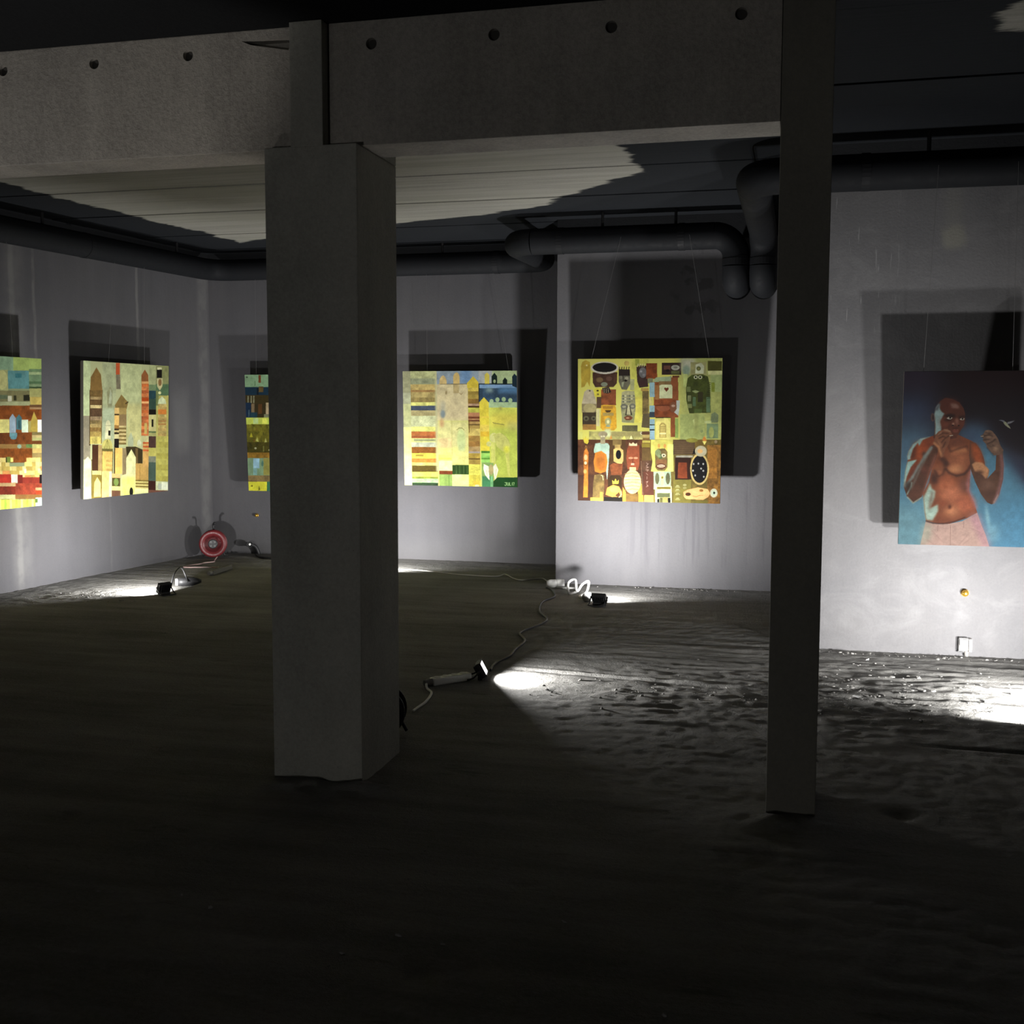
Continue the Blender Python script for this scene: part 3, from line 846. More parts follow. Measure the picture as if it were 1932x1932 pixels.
def paint_towers():             # canvas of tall striped towers
    p = Paint([(90, 118), (1140, 190), (1138, 1665), (110, 1800)], (300, 300), (160, 164, 122), 2)
    p.rect(80, 100, 182, 792, (170, 182, 138)); p.rect(95, 790, 188, 1320, (122, 116, 96)); p.rect(175, 790, 190, 1150, (60, 46, 30))
    p.rect(330, 140, 500, 720, (150, 156, 120)); p.poly([(425, 430), (460, 480), (455, 700), (400, 700), (390, 500)], (128, 130, 96)); p.poly([(430, 460), (452, 520), (445, 640), (410, 640)], (150, 156, 128))
    p.rect(330, 690, 485, 1080, (150, 160, 130), soft=3); p.rect(560, 150, 812, 1155, (165, 172, 126)); p.rect(640, 640, 812, 1155, (172, 170, 116), soft=4)
    p.poly([(690, 980), (720, 1060), (718, 1150), (650, 1150), (655, 1050)], (148, 156, 126)); p.ell(790, 1110, 26, 40, (176, 180, 146))
    p.rect(498, 150, 546, 292, (166, 66, 36)); p.poly([(500, 290), (550, 290), (558, 465), (505, 465)], (106, 100, 80))
    p.poly([(256, 200), (312, 290), (334, 490), (178, 490), (186, 320)], (112, 86, 46))
    p.stripes(178, 330, [(480, 560, (96, 76, 42)), (560, 592, (142, 122, 82)), (592, 660, (80, 60, 36)), (660, 697, (168, 152, 106)), (697, 800, (78, 58, 40)), (800, 842, (132, 112, 84)), (842, 890, (116, 100, 62)), (890, 930, (152, 132, 82)), (930, 982, (122, 96, 52)), (982, 1042, (142, 122, 66)), (1042, 1130, (176, 162, 86))], var=0.22)
    p.line([(176, 480), (182, 1120)], 9, (70, 54, 30)); p.line([(332, 480), (326, 1120)], 7, (90, 74, 44))
    p.poly([(568, 530), (652, 625), (632, 712), (500, 712), (488, 660)], (116, 96, 52)); p.line([(620, 640), (650, 620)], 14, (60, 50, 28))
    p.rect(485, 690, 632, 1130, (130, 112, 66))
    p.stripes(485, 542, [(690, 762, (192, 160, 100)), (762, 782, (50, 40, 24)), (782, 900, (206, 166, 96)), (900, 940, (142, 102, 52)), (940, 960, (46, 34, 22)), (960, 985, (182, 166, 110)), (985, 1008, (40, 30, 20)), (1008, 1062, (190, 182, 130)), (1062, 1172, (24, 18, 15))])
    p.stripes(542, 632, [(700, 770, (142, 122, 72)), (770, 905, (122, 102, 68))]); p.bands(542, 630, 905, 1130, 10, [(178, 162, 112), (112, 96, 54)])
    p.rect(485, 1172, 585, 1482, (206, 166, 88)); p.rect(482, 1172, 498, 1482, (70, 58, 32))
    p.poly([(376, 900), (384, 860), (408, 838), (432, 860), (440, 900), (440, 1064), (372, 1064)], (192, 190, 150)); p.rect(411, 965, 437, 1026, (24, 20, 16)); p.line([(370, 905), (440, 905)], 7, (140, 140, 110))
    p.poly([(330, 1180), (335, 1120), (365, 1078), (405, 1065), (440, 1080), (462, 1130), (466, 1190)], (168, 162, 92))
    for x in (360, 395, 430): p.line([(400, 1075), (x, 1185)], 5, (110, 104, 52))
    p.rect(326, 1184, 468, 1218, (90, 84, 42)); p.rect(332, 1216, 470, 1452, (200, 160, 86)); p.bands(385, 470, 1290, 1450, 6, [(190, 160, 90), (170, 140, 76)])
    p.line([(334, 1216), (334, 1770)], 8, (60, 50, 26)); p.line([(468, 1216), (460, 1760)], 7, (60, 50, 26))
    p.rect(336, 1452, 428, 1790, (216, 166, 106)); p.rect(425, 1455, 460, 1790, (192, 186, 150))
    p.rect(212, 1138, 292, 1452, (60, 36, 22)); p.rect(288, 1140, 334, 1460, (150, 126, 82))
    p.rect(206, 1452, 330, 1505, (192, 186, 112)); p.rect(206, 1500, 334, 1790, (112, 96, 42))
    p.poly([(278, 1528), (322, 1595), (324, 1760), (238, 1770), (242, 1595)], (200, 206, 112))
    p.poly([(160, 1283), (206, 1340), (208, 1800), (110, 1805), (112, 1335)], (216, 216, 156)); p.rect(118, 1430, 200, 1660, (190, 200, 130), soft=3); p.line([(207, 1320), (210, 1760)], 8, (70, 58, 34))
    p.rect(462, 1480, 562, 1532, (200, 160, 102)); p.rect(462, 1530, 562, 1632, (72, 66, 32)); p.ell(512, 1580, 30, 46, (104, 124, 62)); p.rect(458, 1630, 565, 1682, (186, 182, 112)); p.rect(460, 1680, 568, 1770, (92, 62, 46))
    p.rect(588, 1172, 645, 1500, (122, 108, 78)); p.poly([(628, 1155), (746, 1152), (832, 1185), (832, 1350), (745, 1482), (640, 1260)], (50, 42, 23)); p.rect(745, 1170, 775, 1460, (90, 74, 44))
    p.poly([(695, 1183), (750, 1280), (750, 1740), (568, 1770), (578, 1500), (634, 1480), (634, 1292)], (196, 196, 142)); p.poly([(580, 1510), (748, 1510), (740, 1750), (568, 1775)], (206, 206, 112), soft=3)
    p.ell(698, 1690, 22, 52, (24, 24, 18))
    p.rect(748, 1350, 925, 1555, (166, 132, 72)); p.line([(800, 1370), (800, 1540)], 6, (120, 92, 46)); p.bands(748, 925, 1545, 1650, 6, [(110, 94, 44), (190, 178, 110)]); p.rect(740, 1648, 915, 1760, (202, 206, 142))
    p.poly([(852, 230), (895, 300), (897, 405), (812, 405), (810, 300)], (130, 76, 42))
    p.bands(815, 902, 400, 1022, 16, [(166, 82, 42), (186, 106, 62), (150, 72, 40), (176, 96, 56)], var=0.2); p.rect(815, 372, 900, 400, (190, 140, 90)); p.rect(818, 570, 902, 608, (150, 50, 16)); p.rect(818, 612, 902, 636, (216, 152, 100))
    p.rect(850, 870, 884, 1000, (176, 152, 86)); p.rect(835, 1022, 918, 1100, (176, 172, 122)); p.bands(835, 915, 1095, 1205, 5, [(176, 76, 40), (182, 142, 82)]); p.rect(835, 1205, 918, 1400, (182, 142, 82))
    p.stripes(904, 992, [(180, 410, (150, 156, 112)), (410, 482, (102, 122, 86)), (482, 580, (34, 60, 66)), (580, 705, (46, 66, 56)), (705, 768, (20, 15, 12)), (768, 970, (172, 166, 112)), (965, 985, (80, 96, 60)), (985, 1025, (152, 152, 96)), (1025, 1162, (66, 46, 41)), (1162, 1262, (172, 166, 86)), (1262, 1332, (112, 116, 98)), (1332, 1552, (60, 76, 66)), (1552, 1700, (50, 26, 21))])
    p.rect(938, 825, 960, 912, (26, 22, 16))
    p.rect(988, 185, 1160, 412, (122, 126, 82)); p.rect(988, 405, 1160, 545, (76, 102, 72)); p.rect(992, 540, 1160, 1700, (162, 156, 86)); p.rect(988, 480, 1020, 660, (100, 110, 66))
    p.rect(1002, 204, 1058, 234, (192, 192, 150)); p.rect(998, 232, 1060, 330, (20, 17, 13)); p.poly([(998, 336), (1070, 336), (1066, 430), (1035, 482), (1002, 430)], (172, 166, 122)); p.ell(1035, 385, 20, 42, (122, 92, 56)); p.ell(1034, 508, 18, 18, (190, 190, 140))
    p.poly([(1012, 645), (1022, 590), (1062, 550), (1102, 590), (1115, 645)], (186, 196, 156)); p.bands(1015, 1116, 640, 1022, 12, [(168, 150, 90), (156, 132, 78)], var=0.2); p.rect(1015, 705, 1115, 762, (186, 106, 46)); p.rect(1020, 832, 1112, 852, (146, 106, 60)); p.rect(1020, 872, 1112, 890, (146, 106, 60))
    p.bands(996, 1150, 1022, 1560, 8, [(166, 161, 82), (152, 146, 70)]); p.rect(992, 1555, 1150, 1700, (176, 182, 142)); p.rect(1062, 1565, 1135, 1652, (206, 212, 186)); p.rect(1022, 1580, 1062, 1650, (150, 156, 140)); p.rect(905, 1660, 1150, 1720, (96, 62, 50))
    return p

def paint_dark_bands():         # canvas behind the pillar
    p = Paint([(163, 201), (1677, 192), (1730, 1846), (236, 1816)], (300, 300), (60, 55, 25), 3)
    R = 1760
    p.rect(150, 180, R, 378, (116, 146, 112)); p.rect(358, 205, 392, 312, (102, 56, 32)); p.ell(195, 235, 14, 10, (50, 70, 50)); p.line([(310, 290), (310, 350)], 12, (80, 110, 76)); p.rect(900, 190, 1100, 330, (140, 160, 110))
    p.rect(150, 372, R, 490, (20, 41, 56)); p.rect(362, 365, 428, 442, (82, 66, 36)); p.rect(335, 385, 362, 480, (12, 22, 30))
    p.rect(160, 485, R, 605, (52, 44, 21))
    for x in (206, 250, 286, 700, 980, 1300): p.rect(x, 495, x + 18, 595, (118, 118, 92))
    p.rect(170, 600, R, 805, (46, 39, 21)); p.rect(170, 590, 256, 800, (20, 38, 60)); p.rect(262, 605, 306, 732, (106, 90, 66)); p.rect(358, 610, 412, 745, (78, 50, 24)); p.rect(465, 590, 522, 752, (152, 136, 106)); p.rect(248, 725, 345, 800, (26, 50, 60)); p.rect(440, 750, 525, 800, (104, 106, 80)); p.rect(222, 690, 236, 790, (60, 80, 90))
    p.rect(760, 610, 860, 790, (110, 70, 40)); p.rect(1150, 600, 1260, 800, (30, 60, 70))
    p.rect(190, 798, R, 895, (170, 182, 76)); p.rect(290, 805, 360, 885, (160, 182, 120)); p.rect(415, 805, 480, 885, (196, 200, 86)); p.ell(275, 900, 16, 12, (20, 20, 10))
    p.rect(200, 892, R, 1145, (90, 86, 26), var=0.25)
    for k in range(60):
        x = p.r.integers(205, 1700); y = p.r.integers(900, 1280)
        p.rect(x, y, x + p.r.integers(8, 26), y + p.r.integers(20, 60), [(122, 122, 42), (62, 62, 20), (100, 66, 30), (84, 96, 48)][p.r.integers(4)], a=0.8)
    p.rect(205, 1140, R, 1292, (56, 52, 16), var=0.25); p.ell(325, 1226, 16, 14, (150, 150, 116)); p.ell(520, 1250, 14, 12, (140, 140, 100)); p.poly([(350, 1070), (372, 1140), (326, 1120)], (150, 152, 80)); p.poly([(465, 1080), (485, 1140), (450, 1145)], (150, 152, 84)); p.rect(430, 1195, 446, 1275, (96, 96, 46)); p.poly([(262, 1000), (288, 1070), (244, 1070)], (150, 146, 40))
    p.rect(210, 1285, R, 1368, (116, 86, 31), var=0.2)
    p.rect(215, 1362, R, 1612, (106, 131, 101)); p.rect(296, 1368, 382, 1505, (132, 168, 184)); p.rect(296, 1500, 350, 1600, (110, 146, 140)); p.rect(440, 1365, 560, 1600, (126, 122, 62)); p.ell(425, 1440, 16, 40, (70, 104, 90))
    p.rect(220, 1605, R, 1705, (112, 96, 61), var=0.2)
    p.rect(225, 1692, 495, 1860, (196, 194, 56)); p.rect(490, 1692, 550, 1860, (50, 96, 71)); p.rect(548, 1692, R, 1870, (186, 186, 66)); p.ell(280, 1750, 16, 13, (120, 116, 30)); p.poly([(378, 1745), (396, 1800), (372, 1815)], (90, 90, 26))
    return p

def paint_yellow_city():        # bright yellow-green canvas on the back wall, signed JUL 17
    p = Paint([(93, 158), (1745, 155), (1745, 1858), (93, 1840)], (320, 320), (190, 194, 104), 4)
    p.stripes(90, 245, [(155, 475, (150, 151, 117)), (470, 640, (166, 170, 138)), (640, 985, (178, 182, 132)), (980, 1362, (224, 229, 140)), (1360, 1850, (246, 241, 152))])
    p.rect(90, 760, 240, 800, (196, 198, 140), soft=4)
    p.stripes(205, 590, [(155, 262, (166, 170, 122)), (262, 350, (132, 138, 108)), (350, 432, (176, 156, 96)), (432, 462, (146, 112, 68)), (462, 542, (162, 146, 92)), (542, 612, (142, 126, 76)), (612, 662, (200, 200, 116)), (662, 732, (66, 76, 92)), (732, 812, (162, 152, 106)), (812, 972, (186, 191, 146)), (972, 1042, (202, 202, 112)), (1042, 1102, (166, 94, 50)), (1102, 1142, (150, 78, 46)), (1142, 1202, (196, 201, 126)), (1202, 1272, (172, 177, 152)), (1272, 1362, (126, 76, 31)), (1362, 1442, (196, 191, 76)), (1442, 1502, (186, 120, 51)), (1502, 1547, (206, 201, 112)), (1547, 1642, (84, 70, 26)), (1642, 1712, (224, 239, 86)), (1712, 1742, (122, 131, 51)), (1742, 1802, (150, 216, 132)), (1802, 1850, (40, 60, 36))], var=0.16)
    p.rect(240, 1155, 570, 1185, (130, 136, 100), soft=1); p.rect(265, 1385, 380, 1410, (140, 120, 50), soft=1); p.rect(565, 155, 600, 1640, (178, 176, 134), soft=2)
    for x in (235, 300, 350, 430, 500): p.rect(x, 545, x + 10, 605, (110, 96, 56), a=0.5)
    p.rect(590, 155, 1210, 350, (128, 142, 150)); p.rect(930, 155, 1090, 330, (104, 134, 166), soft=4); p.rect(1195, 155, 1400, 350, (152, 157, 154)); p.rect(1390, 155, 1750, 350, (152, 168, 124))
    p.poly([(625, 360), (630, 280), (655, 235), (685, 218), (710, 240), (732, 290), (735, 360)], (192, 168, 112)); p.poly([(828, 360), (830, 230), (850, 190), (880, 175), (908, 195), (922, 240), (922, 360)], (182, 157, 98))
    p.line([(640, 350), (1035, 345)], 10, (110, 100, 70))
    p.rect(590, 352, 1040, 880, (186, 174, 134)); p.rect(830, 352, 910, 480, (166, 150, 104)); p.rect(590, 880, 1050, 1290, (194, 190, 128), soft=6); p.rect(600, 1140, 800, 1290, (202, 182, 128), soft=2); p.rect(590, 1290, 1060, 1545, (206, 202, 124), soft=4)
    p.ell(675, 700, 34, 110, (158, 156, 132), soft=4); p.ell(672, 785, 34, 58, (112, 124, 124), soft=2); p.ell(654, 920, 30, 62, (184, 146, 102), soft=3); p.ell(725, 470, 14, 30, (140, 126, 86), soft=1); p.line([(920, 475), (940, 500), (960, 475)], 8, (130, 112, 76))
    p.ell(935, 1150, 62, 150, (182, 194, 130), soft=2); p.rect(890, 1180, 985, 1330, (176, 188, 130), soft=3); p.line([(872, 1020), (905, 990), (950, 990), (980, 1020)], 10, (130, 130, 76)); p.rect(790, 880, 810, 1400, (180, 174, 110), a=0.5)
    p.rect(600, 1385, 800, 1475, (206, 201, 112)); p.rect(600, 1430, 790, 1455, (216, 196, 90)); p.rect(602, 1475, 800, 1625, (212, 216, 146)); p.rect(608, 1622, 802, 1678, (106, 46, 22)); p.rect(608, 1675, 802, 1850, (126, 152, 78)); p.rect(740, 1680, 756, 1850, (100, 128, 62))
    p.rect(800, 1535, 1068, 1678, (36, 60, 20))
    for x in (850, 900, 960, 1010): p.rect(x, 1545, x + 14, 1665, (70, 96, 46), a=0.7)
    p.rect(795, 1675, 1072, 1850, (206, 232, 132))
    p.poly([(1120, 232), (1192, 320), (1192, 405), (1030, 405), (1028, 330)], (190, 170, 56))
    p.stripes(1040, 1210, [(400, 452, (182, 162, 72)), (452, 500, (136, 116, 52)), (500, 562, (152, 132, 62)), (562, 632, (122, 92, 41)), (632, 665, (166, 136, 108)), (665, 692, (70, 50, 22)), (692, 762, (172, 172, 72)), (762, 820, (152, 102, 72)), (820, 852, (96, 46, 28)), (852, 872, (156, 110, 76)), (872, 895, (92, 50, 30)), (895, 930, (160, 130, 76)), (930, 950, (96, 76, 38)), (950, 1002, (150, 126, 66)), (1002, 1102, (186, 166, 92)), (1102, 1180, (150, 116, 57)), (1180, 1262, (140, 102, 50)), (1262, 1332, (152, 127, 82)), (1332, 1362, (152, 142, 128)), (1362, 1432, (158, 134, 56)), (1432, 1455, (106, 84, 38)), (1455, 1525, (156, 132, 62)), (1525, 1682, (202, 197, 86)), (1682, 1860, (188, 178, 68))], var=0.16)
    p.line([(1050, 880), (1055, 1050)], 9, (80, 60, 30)); p.poly([(1110, 1830), (1115, 1760), (1140, 1790), (1155, 1735), (1175, 1790), (1200, 1760), (1205, 1830)], (220, 176, 62)); p.ell(1160, 1840, 34, 16, (240, 226, 150))
    p.rect(1195, 345, 1750, 612, (44, 64, 82), var=0.2); p.rect(1200, 352, 1740, 407, (112, 142, 172)); p.rect(1480, 400, 1745, 480, (72, 108, 140), soft=4); p.rect(1300, 405, 1400, 470, (110, 130, 128), soft=4); p.rect(1195, 340, 1690, 356, (30, 44, 52)); p.rect(1192, 345, 1206, 610, (24, 36, 44))
    p.rect(1340, 610, 1750, 700, (156, 180, 136))
    for x, y in ((1465, 575), (1555, 570), (1650, 585), (1380, 600)): p.ell(x, y, 30, 34, (150, 176, 132))
    p.poly([(1425, 183), (1464, 235), (1464, 350), (1383, 350), (1383, 235)], (15, 30, 26)); p.ell(1425, 308, 18, 26, (152, 167, 124)); p.poly([(1575, 252), (1608, 290), (1606, 350), (1545, 350), (1545, 292)], (14, 28, 26)); p.poly([(1712, 198), (1750, 240), (1750, 405), (1680, 375), (1678, 240)], (20, 36, 46))
    p.poly([(1285, 345), (1285, 210), (1318, 178), (1352, 215), (1352, 345)], (188, 174, 74))
    p.rect(1340, 690, 1750, 1712, (186, 191, 82)); p.rect(1350, 780, 1750, 1000, (198, 188, 78), soft=8); p.ell(1510, 700, 24, 24, (150, 148, 76), soft=2); p.line([(1395, 905), (1410, 915), (1560, 940)], 12, (130, 126, 62)); p.rect(1600, 900, 1750, 1100, (178, 172, 96), soft=8); p.rect(1345, 1000, 1750, 1700, (172, 184, 80), soft=10)
    p.poly([(1270, 538), (1337, 612), (1347, 1335), (1215, 1335), (1203, 612)], (202, 187, 62)); p.stripes(1215, 1340, [(820, 838, (212, 186, 74)), (940, 960, (212, 190, 80)), (1040, 1112, (206, 170, 51)), (960, 1040, (202, 180, 78))])
    p.stripes(1225, 1350, [(1325, 1358, (66, 116, 40)), (1358, 1400, (142, 192, 92)), (1400, 1425, (120, 176, 80)), (1425, 1450, (92, 142, 52)), (1450, 1500, (140, 190, 92))]); p.rect(1230, 1495, 1400, 1860, (122, 152, 84)); p.rect(1235, 1700, 1395, 1860, (60, 116, 76))
    p.ell(1410, 1130, 62, 72, (198, 198, 124)); p.ell(1340, 1222, 42, 38, (196, 196, 122)); p.poly([(1400, 1080), (1500, 1055), (1590, 1110), (1650, 1230), (1620, 1330), (1540, 1330), (1450, 1260)], (188, 188, 104)); p.poly([(1370, 1200), (1430, 1200), (1430, 1500), (1370, 1500)], (188, 190, 100)); p.poly([(1560, 1260), (1630, 1250), (1640, 1700), (1610, 1700)], (190, 192, 98)); p.ell(1590, 1300, 40, 50, (204, 204, 70), soft=3); p.line([(1390, 1100), (1440, 1080), (1540, 1075), (1620, 1160), (1650, 1250)], 6, (160, 162, 84)); p.line([(1440, 1240), (1450, 1320), (1440, 1470)], 6, (150, 154, 76))
    p.poly([(1258, 1518), (1330, 1552), (1342, 1760), (1278, 1680), (1255, 1600)], (226, 221, 192)); p.poly([(1432, 1512), (1472, 1600), (1425, 1765), (1388, 1600), (1400, 1545)], (226, 221, 192)); p.ell(1366, 1600, 34, 76, (162, 150, 98)); p.line([(1290, 1600), (1310, 1700)], 7, (176, 170, 140)); p.line([(1440, 1590), (1425, 1700)], 7, (176, 170, 140)); p.rect(1355, 1700, 1390, 1860, (110, 168, 110))
    p.poly([(1395, 1860), (1400, 1770), (1455, 1715), (1750, 1712), (1750, 1862)], (24, 64, 26))
    ink = (158, 198, 128)
    p.line([(1562, 1792), (1590, 1792)], 8, ink, var=0); p.line([(1584, 1792), (1584, 1826), (1572, 1834), (1560, 1824)], 8, ink, var=0)
    p.line([(1600, 1790), (1600, 1826), (1610, 1834), (1620, 1826), (1620, 1790)], 8, ink, var=0); p.line([(1632, 1790), (1632, 1832), (1650, 1832)], 8, ink, var=0)
    p.line([(1670, 1790), (1670, 1832)], 8, ink, var=0); p.line([(1682, 1790), (1700, 1790), (1690, 1832)], 8, ink, var=0)
    return p
#PAINT_B
def paint_masks():              # square canvas crowded with masks and totems
    p = Paint([(125, 115), (1832, 103), (1800, 1810), (125, 1770)], (340, 340), (190, 186, 92), 5)
    p.rect(1320, 90, 1850, 1080, (152, 158, 90), soft=10); p.rect(760, 110, 960, 560, (186, 186, 86)); p.rect(1330, 760, 1620, 1060, (146, 156, 92)); p.rect(740, 560, 900, 860, (192, 184, 82)); p.ell(700, 165, 30, 30, (170, 150, 80)); p.rect(800, 115, 850, 190, (140, 146, 60))
    p.poly([(160, 200), (175, 150), (215, 128), (265, 150), (275, 280), (265, 440), (235, 380), (200, 440), (165, 450)], (166, 142, 52)); p.ell(228, 190, 10, 10, (205, 196, 130))
    p.poly([(298, 270), (590, 270), (585, 400), (545, 442), (330, 445), (300, 392)], (64, 41, 30), var=0.2); p.ell(380, 360, 42, 30, (98, 78, 52)); p.ell(492, 346, 36, 28, (82, 56, 46)); p.ell(435, 412, 40, 26, (112, 118, 98))
    p.ell(440, 218, 162, 74, (178, 174, 158)); p.ell(440, 214, 142, 56, (14, 12, 10))
    p.poly([(605, 260), (738, 250), (745, 400), (700, 478), (640, 470), (605, 380)], (92, 90, 72)); p.rect(605, 235, 738, 312, (34, 27, 22))
    for x in (612, 640, 668, 696, 724): p.line([(x, 240), (x + 4, 208)], 9, (30, 24, 18))
    p.line([(655, 300), (660, 375)], 9, (36, 30, 22)); p.ell(688, 368, 18, 14, (24, 20, 15)); p.ell(630, 330, 22, 18, (110, 108, 90)); p.ell(700, 340, 22, 18, (130, 126, 104)); p.poly([(640, 390), (670, 380), (660, 440), (642, 440)], (134, 138, 110)); p.rect(740, 350, 790, 480, (150, 152, 106))
    p.poly([(815, 210), (860, 188), (935, 195), (955, 440), (850, 452), (825, 380)], (54, 38, 34), var=0.2); p.ell(890, 275, 46, 62, (102, 101, 100)); p.ell(870, 260, 14, 12, (140, 140, 140)); p.ell(905, 300, 16, 12, (130, 130, 130)); p.ell(890, 400, 40, 36, (58, 36, 34))
    for x in (830, 855, 880, 905): p.line([(x, 205), (x + 6, 172)], 8, (200, 196, 150))
    p.rect(930, 165, 1060, 347, (116, 46, 22), var=0.2); p.rect(950, 340, 1010, 400, (110, 112, 84))
    p.rect(1115, 158, 1345, 300, (44, 30, 25)); p.rect(1138, 192, 1216, 240, (96, 56, 46)); p.ell(1275, 215, 50, 31, (154, 154, 138)); p.ell(1278, 215, 24, 12, (110, 110, 96)); p.rect(1225, 250, 1325, 288, (82, 86, 50)); p.ell(1185, 250, 22, 16, (28, 18, 16))
    p.rect(1340, 110, 1505, 255, (166, 167, 142), soft=4); p.ell(1405, 250, 46, 60, (128, 146, 124), soft=2); p.rect(1455, 150, 1640, 300, (142, 140, 92)); p.poly([(1515, 180), (1580, 160), (1615, 195), (1608, 285), (1510, 285)], (182, 187, 154)); p.ell(1550, 226, 26, 26, (92, 97, 50)); p.ell(1550, 228, 12, 12, (128, 126, 70)); p.rect(1658, 138, 1825, 252, (66, 66, 25)); p.rect(1660, 255, 1830, 300, (186, 188, 130))
    p.rect(1690, 300, 1830, 500, (140, 154, 96)); p.rect(1700, 390, 1740, 500, (120, 132, 46)); p.rect(1370, 290, 1420, 440, (164, 176, 104))
    p.poly([(1420, 340), (1470, 300), (1600, 295), (1660, 320), (1682, 420), (1692, 745), (1440, 752), (1405, 600), (1402, 450)], (58, 66, 25), var=0.22)
    for (x, y, w, h, c_) in ((1410, 440, 45, 60, (98, 108, 62)), (1420, 540, 40, 70, (108, 114, 76)), (1480, 560, 36, 110, (74, 98, 66)), (1540, 500, 60, 120, (44, 42, 22)), (1420, 640, 50, 50, (104, 112, 66)), (1640, 560, 46, 180, (84, 108, 76)), (1500, 700, 90, 46, (72, 88, 40))): p.rect(x, y, x + w, y + h, c_)
    p.poly([(1470, 490), (1510, 480), (1560, 495), (1520, 515), (1500, 510)], (128, 140, 92))
    for x in (1515, 1568): p.ell(x, 328, 24, 22, (186, 190, 150)); p.ell(x, 328, 12, 12, (18, 18, 14))
    p.ell(1612, 325, 10, 12, (30, 30, 18))
    for k in range(9): p.line([(1650, 400 + k * 22), (1690, 392 + k * 22)], 6, (36, 40, 20))
    p.poly([(1012, 420), (1015, 360), (1050, 330), (1210, 320), (1230, 305), (1230, 385), (1080, 390), (1075, 425)], (142, 157, 118)); p.rect(1020, 385, 1310, 800, (126, 62, 32), var=0.2); p.rect(1018, 420, 1080, 600, (140, 90, 50)); p.rect(1080, 375, 1235, 420, (116, 92, 56)); p.rect(1225, 330, 1305, 640, (120, 60, 34)); p.rect(1240, 310, 1320, 332, (90, 50, 26))
    p.poly([(1086, 425), (1110, 416), (1230, 416), (1242, 440), (1240, 575), (1086, 577)], (186, 191, 146)); p.poly([(1170, 500), (1142, 465), (1150, 446), (1170, 456), (1188, 446), (1198, 465)], (92, 30, 16))
    p.rect(1028, 590, 1292, 800, (118, 50, 26), var=0.2); p.ell(1130, 690, 80, 38, (132, 64, 42)); p.rect(1035, 650, 1220, 664, (90, 36, 18)); p.ell(1250, 680, 42, 62, (106, 62, 42)); p.ell(1250, 664, 22, 14, (176, 140, 120)); p.poly([(1285, 600), (1330, 600), (1322, 700), (1310, 780), (1260, 740), (1290, 700)], (168, 176, 164))
    for (y0, y1, c_) in ((390, 560, (130, 162, 166)), (660, 735, (132, 164, 168)), (735, 800, (48, 58, 66)), (820, 880, (134, 166, 176)), (890, 940, (134, 166, 176)), (950, 1080, (134, 166, 178))): p.rect(970, y0, 1030, y1, c_)
    p.rect(970, 880, 1030, 892, (26, 32, 36)); p.rect(970, 938, 1030, 952, (26, 32, 36)); p.rect(925, 565, 1000, 655, (192, 182, 110))
    p.rect(885, 490, 962, 760, (108, 93, 54), var=0.25); p.poly([(890, 760), (970, 750), (970, 925), (875, 915)], (86, 76, 52)); p.rect(870, 455, 960, 490, (160, 130, 66))
    p.poly([(1045, 1075), (1040, 860), (1070, 812), (1130, 800), (1185, 815), (1215, 860), (1222, 1075)], (206, 196, 112)); p.poly([(1085, 1035), (1088, 890), (1110, 862), (1140, 862), (1165, 890), (1168, 1035)], (150, 130, 70)); p.poly([(1095, 1030), (1098, 895), (1115, 874), (1138, 874), (1156, 895), (1158, 1030)], (188, 172, 98))
    for y in (910, 935, 960, 985): p.line([(1098, y), (1158, y)], 6, (140, 122, 66))
    p.rect(1090, 980, 1165, 996, (226, 220, 160)); p.rect(1218, 760, 1272, 1030, (126, 62, 32)); p.rect(1040, 795, 1220, 806, (40, 30, 16)); p.rect(1272, 810, 1310, 1040, (130, 150, 76))
    p.poly([(170, 640), (200, 500), (240, 470), (300, 478), (330, 560), (350, 660)], (166, 156, 128)); p.ell(265, 488, 12, 10, (90, 80, 60)); p.rect(172, 640, 345, 745, (130, 118, 86)); p.ell(265, 692, 76, 56, (152, 142, 98)); p.rect(178, 740, 340, 900, (54, 45, 31)); p.ell(222, 812, 34, 30, (84, 80, 58)); p.ell(310, 810, 30, 28, (84, 80, 58)); p.ell(222, 814, 14, 12, (40, 34, 24)); p.ell(310, 812, 13, 12, (40, 34, 24)); p.rect(180, 880, 340, 945, (142, 102, 48)); p.rect(340, 700, 380, 900, (186, 180, 130))
    p.poly([(315, 475), (345, 455), (405, 460), (402, 560), (320, 555)], (192, 182, 62)); p.ell(358, 486, 14, 9, (30, 24, 14)); p.ell(362, 528, 13, 10, (110, 96, 40))
    p.rect(398, 470, 575, 655, (120, 56, 32), var=0.2); p.rect(345, 560, 400, 690, (76, 56, 40)); p.poly([(410, 455), (490, 440), (518, 500), (480, 520), (425, 512)], (40, 30, 25))
    for x in (432, 456, 480): p.line([(x, 455), (x + 4, 508)], 6, (154, 142, 112))
    p.poly([(398, 665), (425, 650), (560, 655), (575, 690), (582, 920), (550, 952), (420, 950), (390, 920)], (190, 138, 38), var=0.15); p.rect(420, 668, 540, 700, (160, 110, 36)); p.poly([(440, 716), (520, 716), (500, 740), (465, 742)], (70, 50, 24)); p.rect(420, 745, 545, 780, (146, 128, 70)); p.ell(480, 850, 38, 46, (156, 154, 100)); p.ell(480, 850, 16, 20, (210, 206, 150)); p.ell(480, 900, 30, 9, (120, 144, 128))
    p.poly([(642, 505), (680, 488), (790, 490), (800, 560), (806, 700), (782, 862), (650, 862), (632, 700)], (142, 140, 102), var=0.15); p.poly([(640, 850), (650, 750), (800, 750), (785, 866)], (128, 130, 90))
    for k in range(16): p.ell(660 + (k % 6) * 25, 548 + (k // 6) * 34, 13, 10, [(92, 94, 78), (170, 168, 132), (112, 112, 90)][k % 3])
